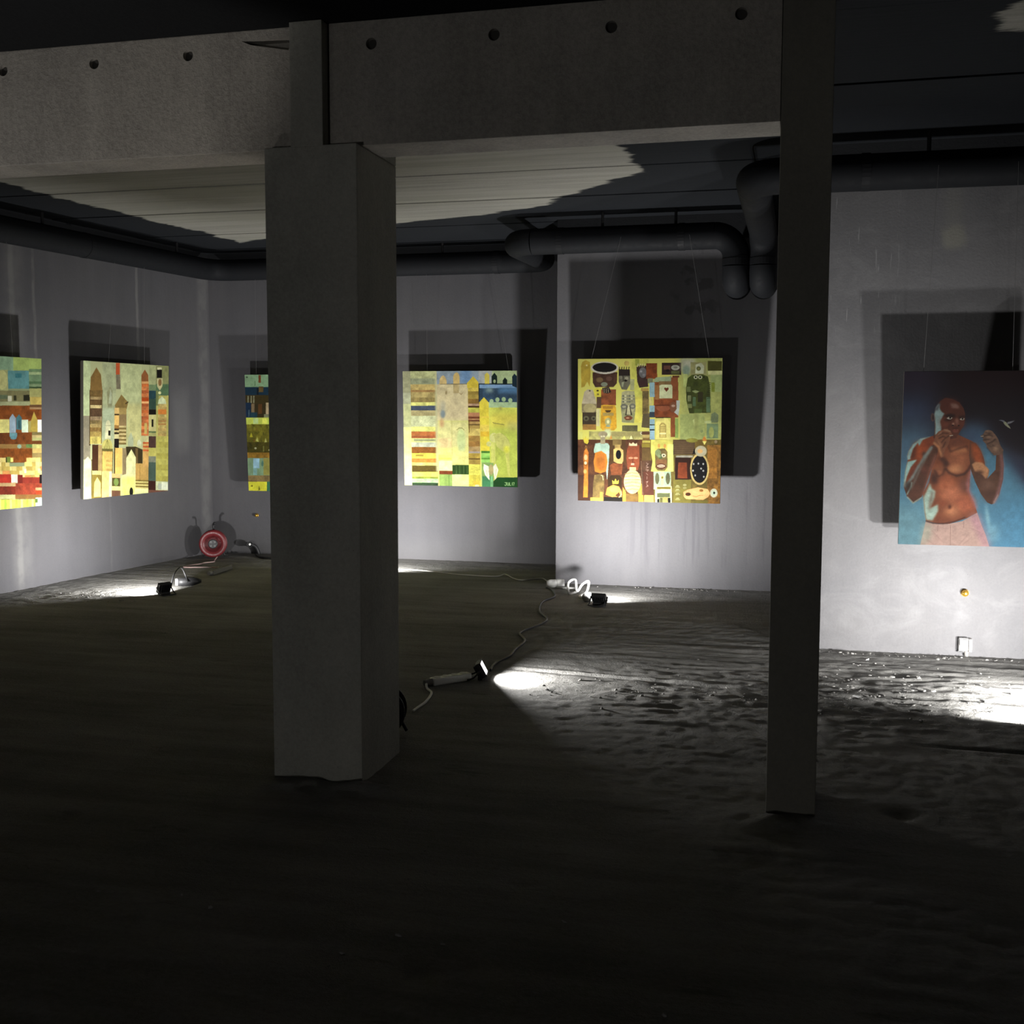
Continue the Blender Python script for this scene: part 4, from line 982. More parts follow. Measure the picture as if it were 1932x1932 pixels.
    p.ell(668, 672, 40, 34, (98, 98, 84)); p.ell(770, 668, 36, 33, (98, 98, 84)); p.ell(668, 674, 22, 12, (150, 148, 120)); p.ell(770, 670, 20, 12, (150, 148, 120)); p.poly([(705, 660), (738, 660), (765, 772), (682, 776)], (40, 36, 28)); p.poly([(712, 655), (732, 655), (748, 768), (698, 768)], (170, 166, 126)); p.poly([(665, 800), (700, 780), (745, 780), (775, 805), (745, 832), (690, 832)], (100, 50, 30)); p.ell(712, 806, 22, 8, (170, 120, 90)); p.ell(718, 518, 15, 12, (170, 166, 120))
    p.rect(645, 892, 828, 972, (78, 76, 48), var=0.2)
    p.poly([(1690, 860), (1700, 760), (1740, 735), (1785, 770), (1780, 860)], (106, 118, 84)); p.rect(1645, 870, 1780, 1045, (106, 126, 90)); p.ell(1700, 975, 30, 66, (142, 150, 84)); p.poly([(1480, 830), (1500, 815), (1530, 840), (1510, 870), (1515, 900), (1500, 905)], (186, 196, 130)); p.rect(1495, 760, 1545, 1000, (132, 138, 80), soft=2); p.ell(1585, 960, 18, 18, (120, 132, 84)); p.rect(1620, 840, 1700, 870, (170, 180, 120))
    o = 872.5
    def R(x0, y0, x1, y1, c_, **k): p.rect(x0, y0 + o, x1, y1 + o, c_, **k)
    def E(x, y, a, b, c_, **k): p.ell(x, y + o, a, b, c_, **k)
    def PL(pts, c_, **k): p.poly([(x, y + o) for x, y in pts], c_, **k)
    def LN_(pts, w, c_, **k): p.line([(x, y + o) for x, y in pts], w, c_, **k)
    R(110, 186, 980, 920, (78, 44, 27), var=0.25); R(975, 186, 1840, 960, (100, 86, 40), var=0.2); R(110, 600, 320, 920, (66, 40, 28)); R(1250, 600, 1460, 960, (116, 108, 48)); R(490, 190, 690, 460, (72, 50, 26))
    R(255, 88, 975, 186, (152, 147, 88), var=0.2); R(500, 96, 860, 150, (140, 132, 82)); R(130, 95, 180, 180, (186, 186, 100)); R(440, 60, 510, 150, (186, 196, 150), soft=2); PL([(500, 180), (515, 130), (530, 180)], (180, 110, 50)); PL([(735, 180), (752, 135), (772, 180)], (206, 206, 140)); PL([(645, 185), (672, 140), (690, 185)], (200, 196, 96)); E(876, 112, 16, 16, (200, 196, 160)); E(876, 112, 7, 7, (70, 50, 36)); R(880, 92, 970, 128, (82, 52, 34)); R(885, 130, 970, 160, (160, 140, 84)); R(890, 165, 970, 190, (110, 82, 44)); R(885, 195, 975, 225, (184, 172, 80)); R(880, 230, 975, 280, (132, 118, 44)); R(880, 285, 975, 440, (96, 74, 40))
    PL([(180, 150), (200, 185), (215, 145), (232, 185), (250, 160), (252, 215), (235, 240), (200, 225)], (192, 176, 62)); LN_([(210, 290), (216, 260), (228, 262), (232, 300)], 6, (150, 110, 60))
    PL([(222, 280), (252, 340), (246, 500), (244, 690), (242, 862), (188, 862), (196, 600), (190, 400), (195, 330)], (168, 88, 32), var=0.25); E(218, 395, 20, 34, (210, 160, 110)); E(215, 460, 16, 18, (222, 190, 140)); PL([(195, 690), (244, 690), (240, 862), (188, 862)], (206, 100, 32)); E(210, 560, 18, 26, (216, 140, 80))
    PL([(312, 310), (330, 232), (400, 222), (480, 230), (498, 260), (492, 400), (480, 560), (470, 662), (458, 560), (462, 400), (315, 340)], (152, 178, 158)); PL([(310, 440), (330, 340), (400, 318), (460, 360), (475, 450), (455, 560), (390, 582), (325, 560)], (180, 98, 32), var=0.12); E(395, 450, 56, 98, (160, 82, 28), soft=2)
    E(420, 125, 55, 36, (142, 132, 102)); R(392, 140, 446, 236, (136, 128, 100)); E(405, 150, 12, 9, (196, 190, 150)); E(432, 148, 12, 9, (196, 190, 150))
    PL([(320, 600), (400, 588), (440, 610), (430, 860), (300, 860), (305, 700)], (112, 92, 52), var=0.2); LN_([(398, 605), (416, 610), (424, 660)], 8, (190, 180, 140)); R(270, 862, 425, 920, (186, 156, 66)); R(385, 800, 415, 870, (186, 156, 62))
    R(535, 185, 640, 255, (112, 92, 52)); R(560, 245, 628, 290, (150, 126, 72)); PL([(545, 300), (575, 285), (625, 285), (660, 310), (662, 430), (640, 480), (600, 470), (545, 440)], (188, 158, 94)); E(604, 362, 32, 53, (10, 10, 10)); PL([(500, 490), (540, 462), (655, 470), (640, 600), (520, 600)], (122, 58, 32), var=0.2)
    PL([(480, 640), (520, 605), (620, 605), (645, 640), (640, 760), (480, 760)], (52, 36, 16)); PL([(533, 706), (530, 660), (552, 680), (568, 642), (586, 680), (606, 655), (604, 704)], (222, 196, 62), var=0.05)
    PL([(450, 830), (470, 750), (540, 715), (610, 735), (645, 800), (640, 860), (560, 870)], (216, 142, 62)); E(560, 770, 60, 40, (226, 152, 74)); PL([(565, 840), (610, 800), (625, 840), (600, 860)], (80, 46, 22)); R(430, 858, 660, 930, (24, 21, 15)); LN_([(630, 790), (640, 830), (610, 862)], 9, (220, 180, 120))
    PL([(705, 300), (725, 255), (850, 250), (850, 480), (830, 545), (710, 530), (696, 400)], (128, 54, 34), var=0.12); PL([(725, 258), (730, 222), (755, 238), (775, 218), (800, 238), (822, 225), (825, 262)], (196, 176, 138)); E(748, 402, 28, 12, (186, 126, 96)); E(808, 402, 26, 12, (186, 126, 96)); LN_([(776, 420), (768, 455), (795, 456)], 7, (80, 32, 22)); R(752, 462, 788, 486, (206, 166, 140)); LN_([(772, 462), (772, 486)], 4, (120, 60, 50)); R(735, 510, 810, 545, (200, 176, 120))
    PL([(655, 740), (690, 800), (690, 930), (650, 930)], (206, 136, 50)); PL([(845, 640), (892, 740), (900, 920), (838, 920), (832, 780)], (206, 136, 50)); R(690, 820, 840, 910, (110, 82, 40)); E(768, 680, 102, 142, (192, 172, 122))
    for y in (580, 615, 650, 690, 730, 770): LN_([(680, y + 8), (765, y - 6), (855, y + 6)], 7, (146, 122, 78))
    LN_([(675, 640), (860, 640)], 8, (226, 210, 170))
    R(880, 430, 1012, 836, (78, 52, 37), var=0.2); R(895, 560, 1020, 836, (84, 42, 31)); LN_([(870, 440), (890, 830)], 8, (110, 86, 66))
    for k, (pts) in enumerate(([(930, 460), (955, 470), (935, 490)], [(930, 500), (955, 510), (930, 520)], [(928, 540), (956, 540), (940, 560)], [(930, 580), (950, 600)], [(940, 620), (940, 650)], [(930, 680), (950, 675), (935, 700)], [(938, 715), (952, 730), (930, 740)])): LN_(pts, 6, (156, 126, 112))
    R(905, 835, 1020, 930, (170, 140, 80)); PL([(985, 190), (1245, 186), (1255, 560), (1170, 570), (985, 560), (1005, 440), (985, 340)], (196, 190, 94)); R(1180, 240, 1250, 560, (196, 202, 116)); E(1080, 260, 16, 26, (196, 140, 70)); E(1150, 262, 16, 26, (190, 130, 66))
    PL([(1035, 330), (1065, 295), (1150, 290), (1182, 330), (1182, 510), (1150, 550), (1065, 550), (1035, 510)], (106, 91, 52), var=0.2); E(1070, 340, 34, 40, (124, 136, 92)); E(1100, 385, 22, 30, (76, 96, 60)); E(1136, 372, 26, 22, (192, 190, 156)); E(1138, 374, 11, 9, (60, 46, 30)); E(1082, 380, 20, 18, (128, 140, 96)); R(1045, 420, 1172, 470, (120, 80, 50)); E(1106, 498, 60, 32, (84, 32, 22)); E(1106, 496, 46, 20, (196, 176, 146))
    for x in (1075, 1095, 1115, 1135): LN_([(x, 480), (x, 512)], 4, (110, 70, 50))
    R(1018, 560, 1222, 770, (154, 174, 146)); E(1060, 642, 24, 66, (86, 87, 58)); E(1186, 642, 26, 68, (86, 87, 58)); E(1120, 612, 25, 50, (218, 216, 142)); E(1120, 630, 13, 16, (120, 110, 50)); R(1108, 655, 1136, 720, (190, 196, 130))
    R(1035, 730, 1232, 930, (206, 216, 152)); R(1058, 740, 1220, 766, (110, 98, 40)); R(1060, 778, 1215, 806, (176, 210, 190)); R(1060, 812, 1210, 862, (86, 91, 60)); R(1128, 862, 1186, 930, (180, 140, 80)); R(1186, 868, 1216, 930, (18, 16, 12)); R(1060, 880, 1085, 930, (18, 16, 12)); R(1090, 865, 1126, 930, (90, 86, 46))
    R(1250, 190, 1515, 362, (80, 62, 41))
    for y in range(215, 360, 24): LN_([(1255, y), (1510, y)], 5, (104, 84, 58))
    R(1505, 190, 1650, 300, (104, 86, 38)); R(1280, 372, 1480, 396, (150, 146, 128)); R(1270, 396, 1460, 655, (44, 22, 12)); PL([(1310, 455), (1410, 455), (1415, 640), (1300, 640)], (116, 42, 22), var=0.15); PL([(1475, 360), (1500, 280), (1510, 350)], (16, 16, 14))
    R(1650, 250, 1810, 960, (126, 84, 36), var=0.3); R(1660, 300, 1765, 640, (142, 90, 36), var=0.2); E(1560, 532, 112, 186, (190, 166, 102)); E(1560, 532, 93, 162, (15, 14, 16), var=0)
    for x, y in ((1490, 472), (1546, 468), (1604, 472), (1578, 526), (1604, 552), (1508, 606), (1610, 622), (1482, 550)): E(x, y, 10, 12, (172, 172, 166))
    E(1575, 322, 70, 64, (168, 162, 132)); E(1566, 322, 32, 24, (206, 156, 100)); PL([(1590, 190), (1618, 142), (1645, 195), (1618, 215)], (192, 110, 46)); PL([(1592, 205), (1645, 205), (1618, 250)], (216, 206, 110)); E(1752, 212, 18, 20, (140, 122, 92)); E(1470, 195, 70, 26, (128, 124, 52))
    for y in (735, 778, 822, 882): PL([(1270, y + 12), (1285, y - 14), (1315, y - 14), (1332, y + 12)], (168, 166, 108)); LN_([(1278, y), (1326, y)], 5, (86, 80, 40))
    E(1385, 718, 22, 14, (160, 156, 100)); E(1385, 752, 22, 12, (150, 146, 90))
    PL([(1368, 800), (1420, 772), (1540, 745), (1655, 765), (1685, 815), (1660, 860), (1600, 892), (1400, 882), (1372, 850)], (216, 152, 98), var=0.12); E(1424, 826, 32, 20, (72, 40, 20)); LN_([(1480, 845), (1520, 855), (1560, 840), (1600, 842)], 6, (150, 92, 52)); E(1580, 782, 24, 16, (146, 92, 42)); R(1480, 900, 1660, 930, (100, 92, 40))
    E(1728, 812, 44, 52, (202, 202, 172)); E(1728, 812, 26, 30, (176, 196, 170)); E(1732, 810, 12, 15, (30, 28, 18))
    return p

def paint_boxer():              # tall canvas: bare-chested boxer with raised fists and a small bird
    p = Paint([(208, 83), (2072, 72), (1938, 2630), (110, 2583)], (290, 450), (30, 20, 27), 6)
    o = 1303
    p.rect(880, 60, 2100, 420, (40, 18, 22), soft=30, var=0.05); p.rect(150, 60, 720, 420, (54, 44, 60), soft=26, var=0.05); p.rect(120, 420, 640, 900, (60, 72, 98), soft=26, var=0.05); p.rect(100, 850, 640, 1500, (84, 116, 138), soft=26, var=0.05)
    p.poly([(1040, 900), (1330, 850), (1450, 1100), (1650, 1280), (2100, 1500), (2100, 2700), (60, 2700), (60, 1400), (900, 1250)], (88, 138, 162), soft=20, var=0.06); p.rect(1040, 880, 1320, 1200, (66, 80, 106), soft=18, var=0.05)
    p.rect(80, 2000, 560, 2650, (116, 162, 174), soft=26, var=0.08); p.rect(1500, 1900, 2000, 2650, (86, 146, 178), soft=30, var=0.08); p.poly([(1380, 660 + o), (1430, 900 + o), (1450, 1100 + o), (1380, 900 + o)], (150, 196, 206), soft=3); p.rect(1420, 1000 + o, 1530, 1240 + o, (140, 186, 200), soft=10)
    p.poly([(1620, 1180), (2000, 1420), (2000, 1800), (1800, 1500)], (48, 46, 66), soft=14, var=0.05)
    cy, dk, br, orr, hi = (166, 196, 188), (62, 34, 25), (134, 72, 44), (184, 92, 46), (204, 138, 92)
    # torso
    torso = [(600, 1015), (760, 990), (960, 985), (1180, 1085), (1290, 1190), (1350, 1330), (1368, 1440), (1200, 1480), (1160, 1500), (1140, 1800), (1150, 540 + o), (1215, 680 + o), (1258, 822 + o), (1100, 905 + o), (850, 985 + o), (690, 985 + o), (515, 945 + o), (495, 820 + o), (478, 620 + o), (470, 540 + o), (560, 380 + o), (600, 1500), (460, 1300), (330, 1180), (420, 1080)]
    p.poly(torso, br, var=0.08)
    p.ell(980, 1330, 160, 190, (168, 100, 66), soft=8); p.ell(940, 195 + o, 120, 60, hi, soft=6); p.ell(705, 215 + o, 74, 80, (166, 100, 66), soft=5); p.ell(1010, 1215, 120, 34, (192, 124, 80), soft=4); p.ell(950, 1100, 130, 60, (118, 66, 46), soft=8)
    p.line([(800, 180 + o), (850, 245 + o), (960, 288 + o), (1070, 262 + o), (1130, 200 + o), (1165, 130 + o)], 26, dk, soft=2); p.line([(640, 200 + o), (690, 300 + o), (760, 270 + o), (790, 180 + o)], 18, dk, soft=2); p.line([(840, 1150), (870, 1240), (1000, 1190), (1110, 1160), (1130, 1230)], 16, (82, 44, 30), soft=2); p.poly([(700, 1330), (790, 1320), (860, 1420), (790, 1480), (760, 1400)], (76, 42, 30), soft=3)
    p.ell(800, 400 + o, 130, 110, (200, 112, 72), soft=10); p.ell(880, 540 + o, 170, 130, (204, 122, 84), soft=10); p.ell(1090, 700 + o, 120, 130, (196, 108, 74), soft=10); p.ell(890, 800 + o, 110, 84, (212, 138, 94), soft=8); p.ell(860, 735 + o, 24, 34, (96, 46, 28), soft=2); p.ell(640, 330 + o, 50, 90, dk, soft=6); p.ell(1075, 420 + o, 60, 110, (116, 72, 60), soft=8); p.ell(760, 690 + o, 60, 30, (150, 76, 46), soft=5); p.line([(950, 640 + o), (1060, 625 + o)], 14, (150, 84, 60), soft=3); p.ell(800, 440 + o, 20, 26, (164, 84, 50), soft=3); p.rect(700, 320 + o, 820, 345 + o, (150, 80, 52), soft=5)
    p.line([(1165, 210 + o), (1120, 400 + o), (1130, 500 + o), (1190, 620 + o), (1240, 760 + o)], 26, (190, 128, 132), soft=3)
    p.poly([(575, 390 + o), (600, 470 + o), (652, 510 + o), (640, 600 + o), (575, 760 + o), (690, 700 + o), (690, 800 + o), (610, 935 + o), (515, 925 + o), (495, 800 + o), (475, 590 + o), (520, 520 + o)], (182, 208, 190), soft=2); p.line([(610, 520 + o), (590, 620 + o), (565, 770 + o)], 20, (110, 64, 46), soft=3)
    # shorts
    p.poly([(512, 948 + o), (600, 975 + o), (700, 988 + o), (850, 985 + o), (1040, 945 + o), (1258, 822 + o), (1300, 950 + o), (1380, 1150 + o), (1440, 1345 + o), (420, 1340 + o), (470, 1130 + o)], (200, 166, 152), var=0.07)
    p.poly([(500, 960 + o), (600, 1000 + o), (570, 1200 + o), (440, 1320 + o), (470, 1130 + o)], (176, 178, 158), soft=8); p.poly([(1150, 880 + o), (1258, 822 + o), (1440, 1330 + o), (1360, 1330 + o), (1240, 1050 + o)], (196, 146, 156), soft=8)
    p.line([(515, 945 + o), (620, 975 + o), (760, 982 + o), (930, 950 + o), (1080, 890 + o)], 14, (70, 42, 36), soft=1); p.line([(870, 1000 + o), (868, 1300 + o)], 7, (160, 128, 116)); p.line([(690, 1000 + o), (682, 1090 + o)], 7, (160, 128, 116)); p.line([(1065, 950 + o), (1060, 1040 + o)], 7, (168, 132, 124))
    for a, b in (((990, 1290 + o), (1120, 1150 + o)), ((1040, 1290 + o), (1160, 1200 + o)), ((600, 1080 + o), (760, 1250 + o)), ((520, 1210 + o), (640, 1290 + o)), ((1150, 1040 + o), (1300, 1110 + o))): p.line([a, b], 7, (172, 138, 128), soft=1)
    # far arm (viewer right)
    p.poly([(1150, 1085), (1240, 1120), (1300, 1210), (1350, 1330), (1372, 1450), (1430, 210 + o), (1400, 330 + o), (1520, 200 + o), (1530, 0 + o), (1540, 1280), (1625, 1265), (1640, 140 + o), (1632, 330 + o), (1575, 560 + o), (1500, 690 + o), (1460, 700 + o), (1400, 672 + o), (1310, 550 + o), (1225, 370 + o), (1165, 200 + o), (1140, 1300)], (94, 60, 43), var=0.12)
    p.poly([(1160, 1100), (1250, 1130), (1310, 1230), (1372, 1440), (1250, 1420), (1190, 1300)], (168, 82, 42), soft=4); p.poly([(1180, 120 + o), (1230, 85 + o), (1330, 95 + o), (1425, 190 + o), (1420, 290 + o), (1380, 330 + o), (1330, 270 + o), (1220, 220 + o)], (206, 146, 100), soft=1); p.ell(1290, 240 + o, 60, 22, (76, 46, 32), soft=3); p.ell(1420, 430 + o, 90, 80, (126, 90, 70), soft=8); p.ell(1440, 560 + o, 90, 90, (84, 52, 38), soft=8)
    p.line([(1600, 1275), (1622, 130 + o), (1610, 330 + o), (1560, 540 + o), (1500, 680 + o)], 24, (184, 130, 136), soft=3); p.line([(1490, 690 + o), (1560, 560 + o)], 10, (190, 180, 170), soft=1)
    # far fist
    p.poly([(1306, 1012), (1345, 985), (1372, 935), (1420, 925), (1470, 940), (1530, 1010), (1560, 1060), (1590, 1150), (1635, 1215), (1628, 1275), (1540, 1292), (1500, 1295), (1400, 1190), (1385, 1130), (1340, 1085), (1345, 1050)], (116, 88, 70), var=0.18)
    for pts in ([(1330, 1020), (1420, 1000), (1480, 1020)], [(1350, 1070), (1430, 1060)], [(1380, 960), (1440, 975)], [(1400, 1130), (1470, 1100), (1520, 1060)], [(1480, 1150), (1560, 1180)]): p.line(pts, 16, (66, 46, 38), soft=1)
    p.ell(1430, 1030, 40, 18, (166, 132, 106), soft=2); p.ell(1530, 1190, 30, 40, (176, 140, 110), soft=3); p.ell(1410, 950, 30, 14, (150, 118, 96), soft=2); p.line([(1395, 1180), (1490, 1300)], 12, (60, 70, 78), soft=1); p.line([(1310, 1020), (1350, 1015)], 10, (184, 170, 150))
    # head
    p.poly([(645, 850), (640, 980), (610, 1040), (760, 1080), (960, 1040), (980, 960)], (92, 50, 36))
    p.ell(615, 742, 28, 62, (96, 74, 70)); p.ell(622, 745, 12, 40, (60, 40, 38))
    p.poly([(800, 460), (900, 478), (1000, 528), (1060, 610), (1084, 690), (1082, 790), (1060, 870), (1000, 965), (965, 1012), (880, 1022), (760, 990), (690, 930), (645, 850), (640, 700), (662, 600), (722, 510)], (96, 50, 34), var=0.06)
    p.ell(860, 560, 130, 80, (104, 52, 38), soft=8); p.poly([(655, 850), (640, 700), (662, 600), (700, 545), (720, 560), (715, 610), (742, 660), (785, 690), (725, 800), (740, 880), (735, 960), (650, 1000)], (156, 182, 178), soft=1); p.poly([(645, 640), (720, 520), (730, 545), (690, 640)], (86, 86, 92), soft=2)
    p.poly([(870, 540), (960, 545), (1000, 590), (995, 616), (890, 612)], (146, 106, 92), soft=2); p.ell(790, 820, 62, 66, (128, 66, 46), soft=6); p.ell(1040, 840, 30, 60, (110, 58, 42), soft=5)
    p.poly([(770, 720), (860, 690), (930, 705), (950, 745), (820, 740)], (44, 22, 16), soft=2); p.poly([(980, 735), (1080, 720), (1084, 745), (1000, 760)], (44, 22, 16), soft=2); p.ell(830, 780, 56, 20, (56, 28, 20), soft=2)
    p.poly([(815, 757), (845, 738), (905, 750), (880, 772), (840, 772)], (202, 188, 172)); p.ell(868, 752, 14, 14, (30, 18, 14)); p.poly([(1005, 770), (1035, 752), (1078, 760), (1060, 784), (1020, 784)], (202, 188, 172)); p.ell(1046, 766, 13, 13, (30, 18, 14))
    p.poly([(945, 760), (985, 780), (1005, 845), (985, 870), (900, 866), (888, 840), (925, 800)], (116, 66, 50), soft=1); p.ell(966, 800, 12, 46, (176, 126, 104), soft=2); p.ell(912, 838, 16, 16, (190, 142, 118), soft=1); p.ell(905, 860, 16, 9, (30, 15, 10)); p.ell(990, 862, 13, 9, (30, 15, 10)); p.line([(870, 850), (840, 910)], 12, (62, 32, 24), soft=2)
    p.ell(945, 895, 50, 14, (78, 40, 30), soft=2); p.poly([(890, 935), (930, 918), (950, 926), (975, 918), (1000, 938), (960, 960), (925, 960)], (138, 72, 56)); p.line([(890, 938), (1000, 938)], 7, (50, 24, 18)); p.ell(950, 990, 46, 20, (108, 60, 44), soft=3)
    # near arm (viewer left)
    p.poly([(620, 1020), (480, 1040), (350, 1110), (280, 1200), (246, 1290), (252, 60 + o), (215, 220 + o), (196, 420 + o), (240, 590 + o), (325, 685 + o), (400, 650 + o), (455, 585 + o), (520, 400 + o), (600, 170 + o), (660, 20 + o), (700, 1190), (640, 1080)], (140, 66, 36), var=0.1)
    p.ell(430, 1220, 80, 120, (190, 88, 42), soft=8); p.poly([(330, 1160), (370, 1110), (380, 1200), (350, 1340), (300, 1360)], (92, 44, 26), soft=4); p.ell(490, 1275, 30, 40, (70, 50, 44), soft=3)
    p.poly([(600, 1016), (440, 1050), (330, 1130), (262, 1240), (244, 1310), (252, 60 + o), (300, 40 + o), (290, 1330), (330, 1200), (400, 1110), (420, 1160), (470, 1070)], (160, 190, 184), soft=1)
    p.poly([(252, 80 + o), (390, 50 + o), (300, 160 + o), (240, 300 + o), (210, 420 + o), (196, 430 + o), (215, 220 + o)], (168, 206, 196), soft=1); p.poly([(320, 160 + o), (420, 90 + o), (380, 220 + o), (300, 330 + o), (250, 330 + o)], (120, 60, 42), soft=3)
    # near forearm
    p.poly([(196, 450 + o), (310, 320 + o), (400, 180 + o), (480, 1310), (590, 1160), (650, 1130), (700, 1190), (670, 30 + o), (590, 210 + o), (520, 400 + o), (455, 585 + o), (390, 655 + o), (325, 688 + o), (240, 590 + o)], (90, 54, 38), var=0.12)
    p.line([(210, 440 + o), (320, 310 + o), (410, 150 + o), (500, 1310), (600, 1170)], 34, (140, 150, 144), soft=2); p.line([(300, 480 + o), (420, 220 + o), (520, 20 + o), (600, 1190)], 14, (150, 158, 150), soft=2); p.line([(240, 560 + o), (300, 440 + o), (310, 380 + o)], 14, (168, 200, 188), soft=1); p.line([(245, 590 + o), (330, 682 + o), (450, 600 + o)], 14, (176, 206, 196), soft=1); p.ell(260, 430 + o, 30, 70, (50, 46, 40), soft=4); p.line([(460, 570 + o), (530, 400 + o), (580, 200 + o), (665, 1280)], 22, (186, 112, 88), soft=3); p.ell(500, 200 + o, 40, 70, (116, 64, 50), soft=6); p.ell(400, 500 + o, 60, 90, (104, 62, 44), soft=8)
    # near fist
    p.poly([(655, 1000), (700, 945), (760, 925), (830, 908), (870, 945), (905, 1000), (870, 1030), (850, 1120), (800, 1200), (770, 1310), (735, 1325), (712, 1250), (690, 1180), (620, 1125), (640, 1070)], (138, 86, 60), var=0.12)
    for pts in ([(690, 1010), (760, 970), (840, 975)], [(700, 1050), (760, 1020), (800, 1030)], [(740, 1110), (790, 1050), (850, 1010)], [(760, 1180), (800, 1100)]): p.line(pts, 13, (74, 42, 30), soft=1)
    p.line([(690, 1000), (740, 960)], 12, (186, 140, 108), soft=1); p.line([(780, 920), (870, 950)], 12, (196, 160, 128), soft=1); p.line([(860, 1010), (905, 1005)], 9, (206, 196, 176)); p.line([(630, 1110), (700, 1170), (740, 1300)], 26, (206, 140, 92), soft=2); p.line([(690, 1080), (740, 1160)], 14, (200, 140, 96), soft=2)
    # bird
    p.poly([(1562, 785), (1610, 782), (1645, 790), (1665, 815), (1655, 835), (1610, 800)], (118, 122, 132)); p.poly([(1800, 792), (1750, 800), (1695, 812), (1680, 850), (1730, 835), (1770, 815)], (136, 136, 140)); p.poly([(1640, 800), (1672, 812), (1700, 850), (1722, 875), (1742, 912), (1700, 890), (1660, 860), (1636, 828)], (166, 168, 138)); p.line([(1640, 805), (1600, 790)], 5, (130, 134, 140))
    return p

def painted_material(name, gain):
    n = NT(name)
    at = n.new('ShaderNodeAttribute'); at.attribute_name = 'pigment'
    br = n.noise(140, 3, 0.6)
    v = n.math('ADD', n.math('MULTIPLY', n.math('SUBTRACT', br, 0.5), 0.25), 1.0)
    comb = n.new('ShaderNodeCombineXYZ')
    for i in range(3): n.l(v, comb.inputs[i])
    n.color(n.mix(1.0, at.outputs['Color'], comb.outputs[0], 'MULTIPLY'))
    n.rough(0.75)
    n.b.inputs['Specular IOR Level'].default_value = 0.12
    n.bump(br, 0.12, 0.002)
    return n.m
M_paint = painted_material('oil_paint', 1.0)

def canvas_mesh(name, p, w, h, gain, earthy=0.12):
    """front sheet in local x (0..w) / z (h..0), y = 0, facing -y, with folded edges"""
    nx, ny = p.w + 1, p.h + 1
    X, Z = np.meshgrid(np.linspace(0, w, nx), np.linspace(h, 0, ny))
    co = np.stack([X, np.zeros_like(X), Z], -1).reshape(-1, 3).astype(np.float32)
    i = np.arange((ny - 1) * (nx - 1)); r, c_ = i // (nx - 1), i % (nx - 1); a = r * nx + c_
    q = np.stack([a, a + nx, a + nx + 1, a + 1], -1).astype(np.int32)
    me = mesh_from(name, co, q)
    px = np.clip(p.img, 0, 255).reshape(-1, 3)
    red = np.clip(px[:, 0] - px[:, 1] - 18, 0, 255) * earthy        # duller, earthier reds
    px = px + np.stack([0 * red, red, red * 0.55], -1)
    rgb = srgb(px / 255.0)
    rgb = rgb * gain
    rgb = np.where(rgb > 0.7, 0.7 + 0.23 * (1 - np.exp(-(rgb - 0.7) / 0.23)), rgb)
    at = me.attributes.new('pigment', 'FLOAT_COLOR', 'FACE')
    at.data.foreach_set('color', np.c_[rgb, np.ones(len(rgb))].astype(np.float32).ravel())
    return me

def hang(paint, label, corner_tl, corner_tr, corner_bl, gain, wires, earthy=0.12):
    """corners in world space; the canvas leans out a little at the top"""
    tl, tr_, bl = Vector(corner_tl), Vector(corner_tr), Vector(corner_bl)
    ex = (tr_ - tl); w = ex.length; ex.normalize()
    ez = (tl - bl); h = ez.length; ez.normalize()
    ey = ez.cross(ex).normalized()     # away from the viewer, into the wall
    root = empty('canvas_painting')
    root.matrix_world = Matrix((ex, ey, ez)).transposed().to_4x4()
    root.matrix_world.translation = bl
    root.location = bl
    tag(root, label, 'painting', 'paintings hung on wires')
    link('painted_canvas', canvas_mesh('painted_canvas', paint, w, h, gain, earthy), M_paint, root)
    bm = bmesh.new()
    add_box(bm, 0, w, 0.0015, 0.03, 0, h)
    link('canvas_edge', bm_to(bm, 'canvas_edge'), M_canvas, root)
    bm = bmesh.new()
    for a in ((0.01, w - 0.01, 0.01, 0.055), (0.01, w - 0.01, h - 0.055, h - 0.01)): add_box(bm, a[0], a[1], 0.029, 0.042, a[2], a[3])
    for a in ((0.01, 0.055), (w - 0.055, w - 0.01)): add_box(bm, a[0], a[1], 0.029, 0.042, 0.056, h - 0.056)
    link('stretcher_bar', bm_to(bm, 'stretcher_bar'), M_wood, root)
    inv = root.matrix_basis.inverted()
    for (x_at, top) in wires:
        a = Vector((x_at, 0.02, h - 0.004)); b = inv @ Vector(top)
        link('hanging_wire', tube_mesh('hanging_wire', [a, b], 0.0010, 6), M_wire, root)
    return root

GT, GB = 0.205, 0.165
hang(paint_row_of_houses(), 'square canvas cut by the left edge, bands of rust red, teal and ochre houses', LW(-0.87, GT, 1.935), LW(0.325, GT, 1.928), LW(-0.87, GB, 0.712), 1.15,
     [(0.9, LW(-0.05, 0.24, ZP)), (0.3, LW(-0.5, 0.24, ZP))])
hang(paint_towers(), 'square canvas of tall striped towers in cream and brown on the left wall', LW(0.83, GT, 1.938), LW(2.02, GT, 1.934), LW(0.83, GB, 0.725), 1.18,
     [(0.35, LW(1.25, 0.24, ZP)), (0.85, LW(1.65, 0.24, ZP))])
hang(paint_dark_bands(), 'dark banded canvas partly hidden behind the wide pillar, with a yellow strip at its foot', (-5.53, 10.805, 1.875), (-4.345, 10.805, 1.875), (-5.53, 10.85, 0.68), 1.0,
     [(0.12, (-5.37, 10.76, ZP - 0.1)), (0.95, (-4.7, 10.76, ZP - 0.1))])
hang(paint_yellow_city(), 'yellow green canvas with a dark blue block, right of the wide pillar', (-3.82, 10.81, 1.90), (-2.655, 10.81, 1.897), (-3.82, 10.855, 0.768), 0.85,
     [(0.25, (-3.55, 10.76, ZP - 0.1)), (1.08, (-2.88, 10.76, ZP - 0.1))])
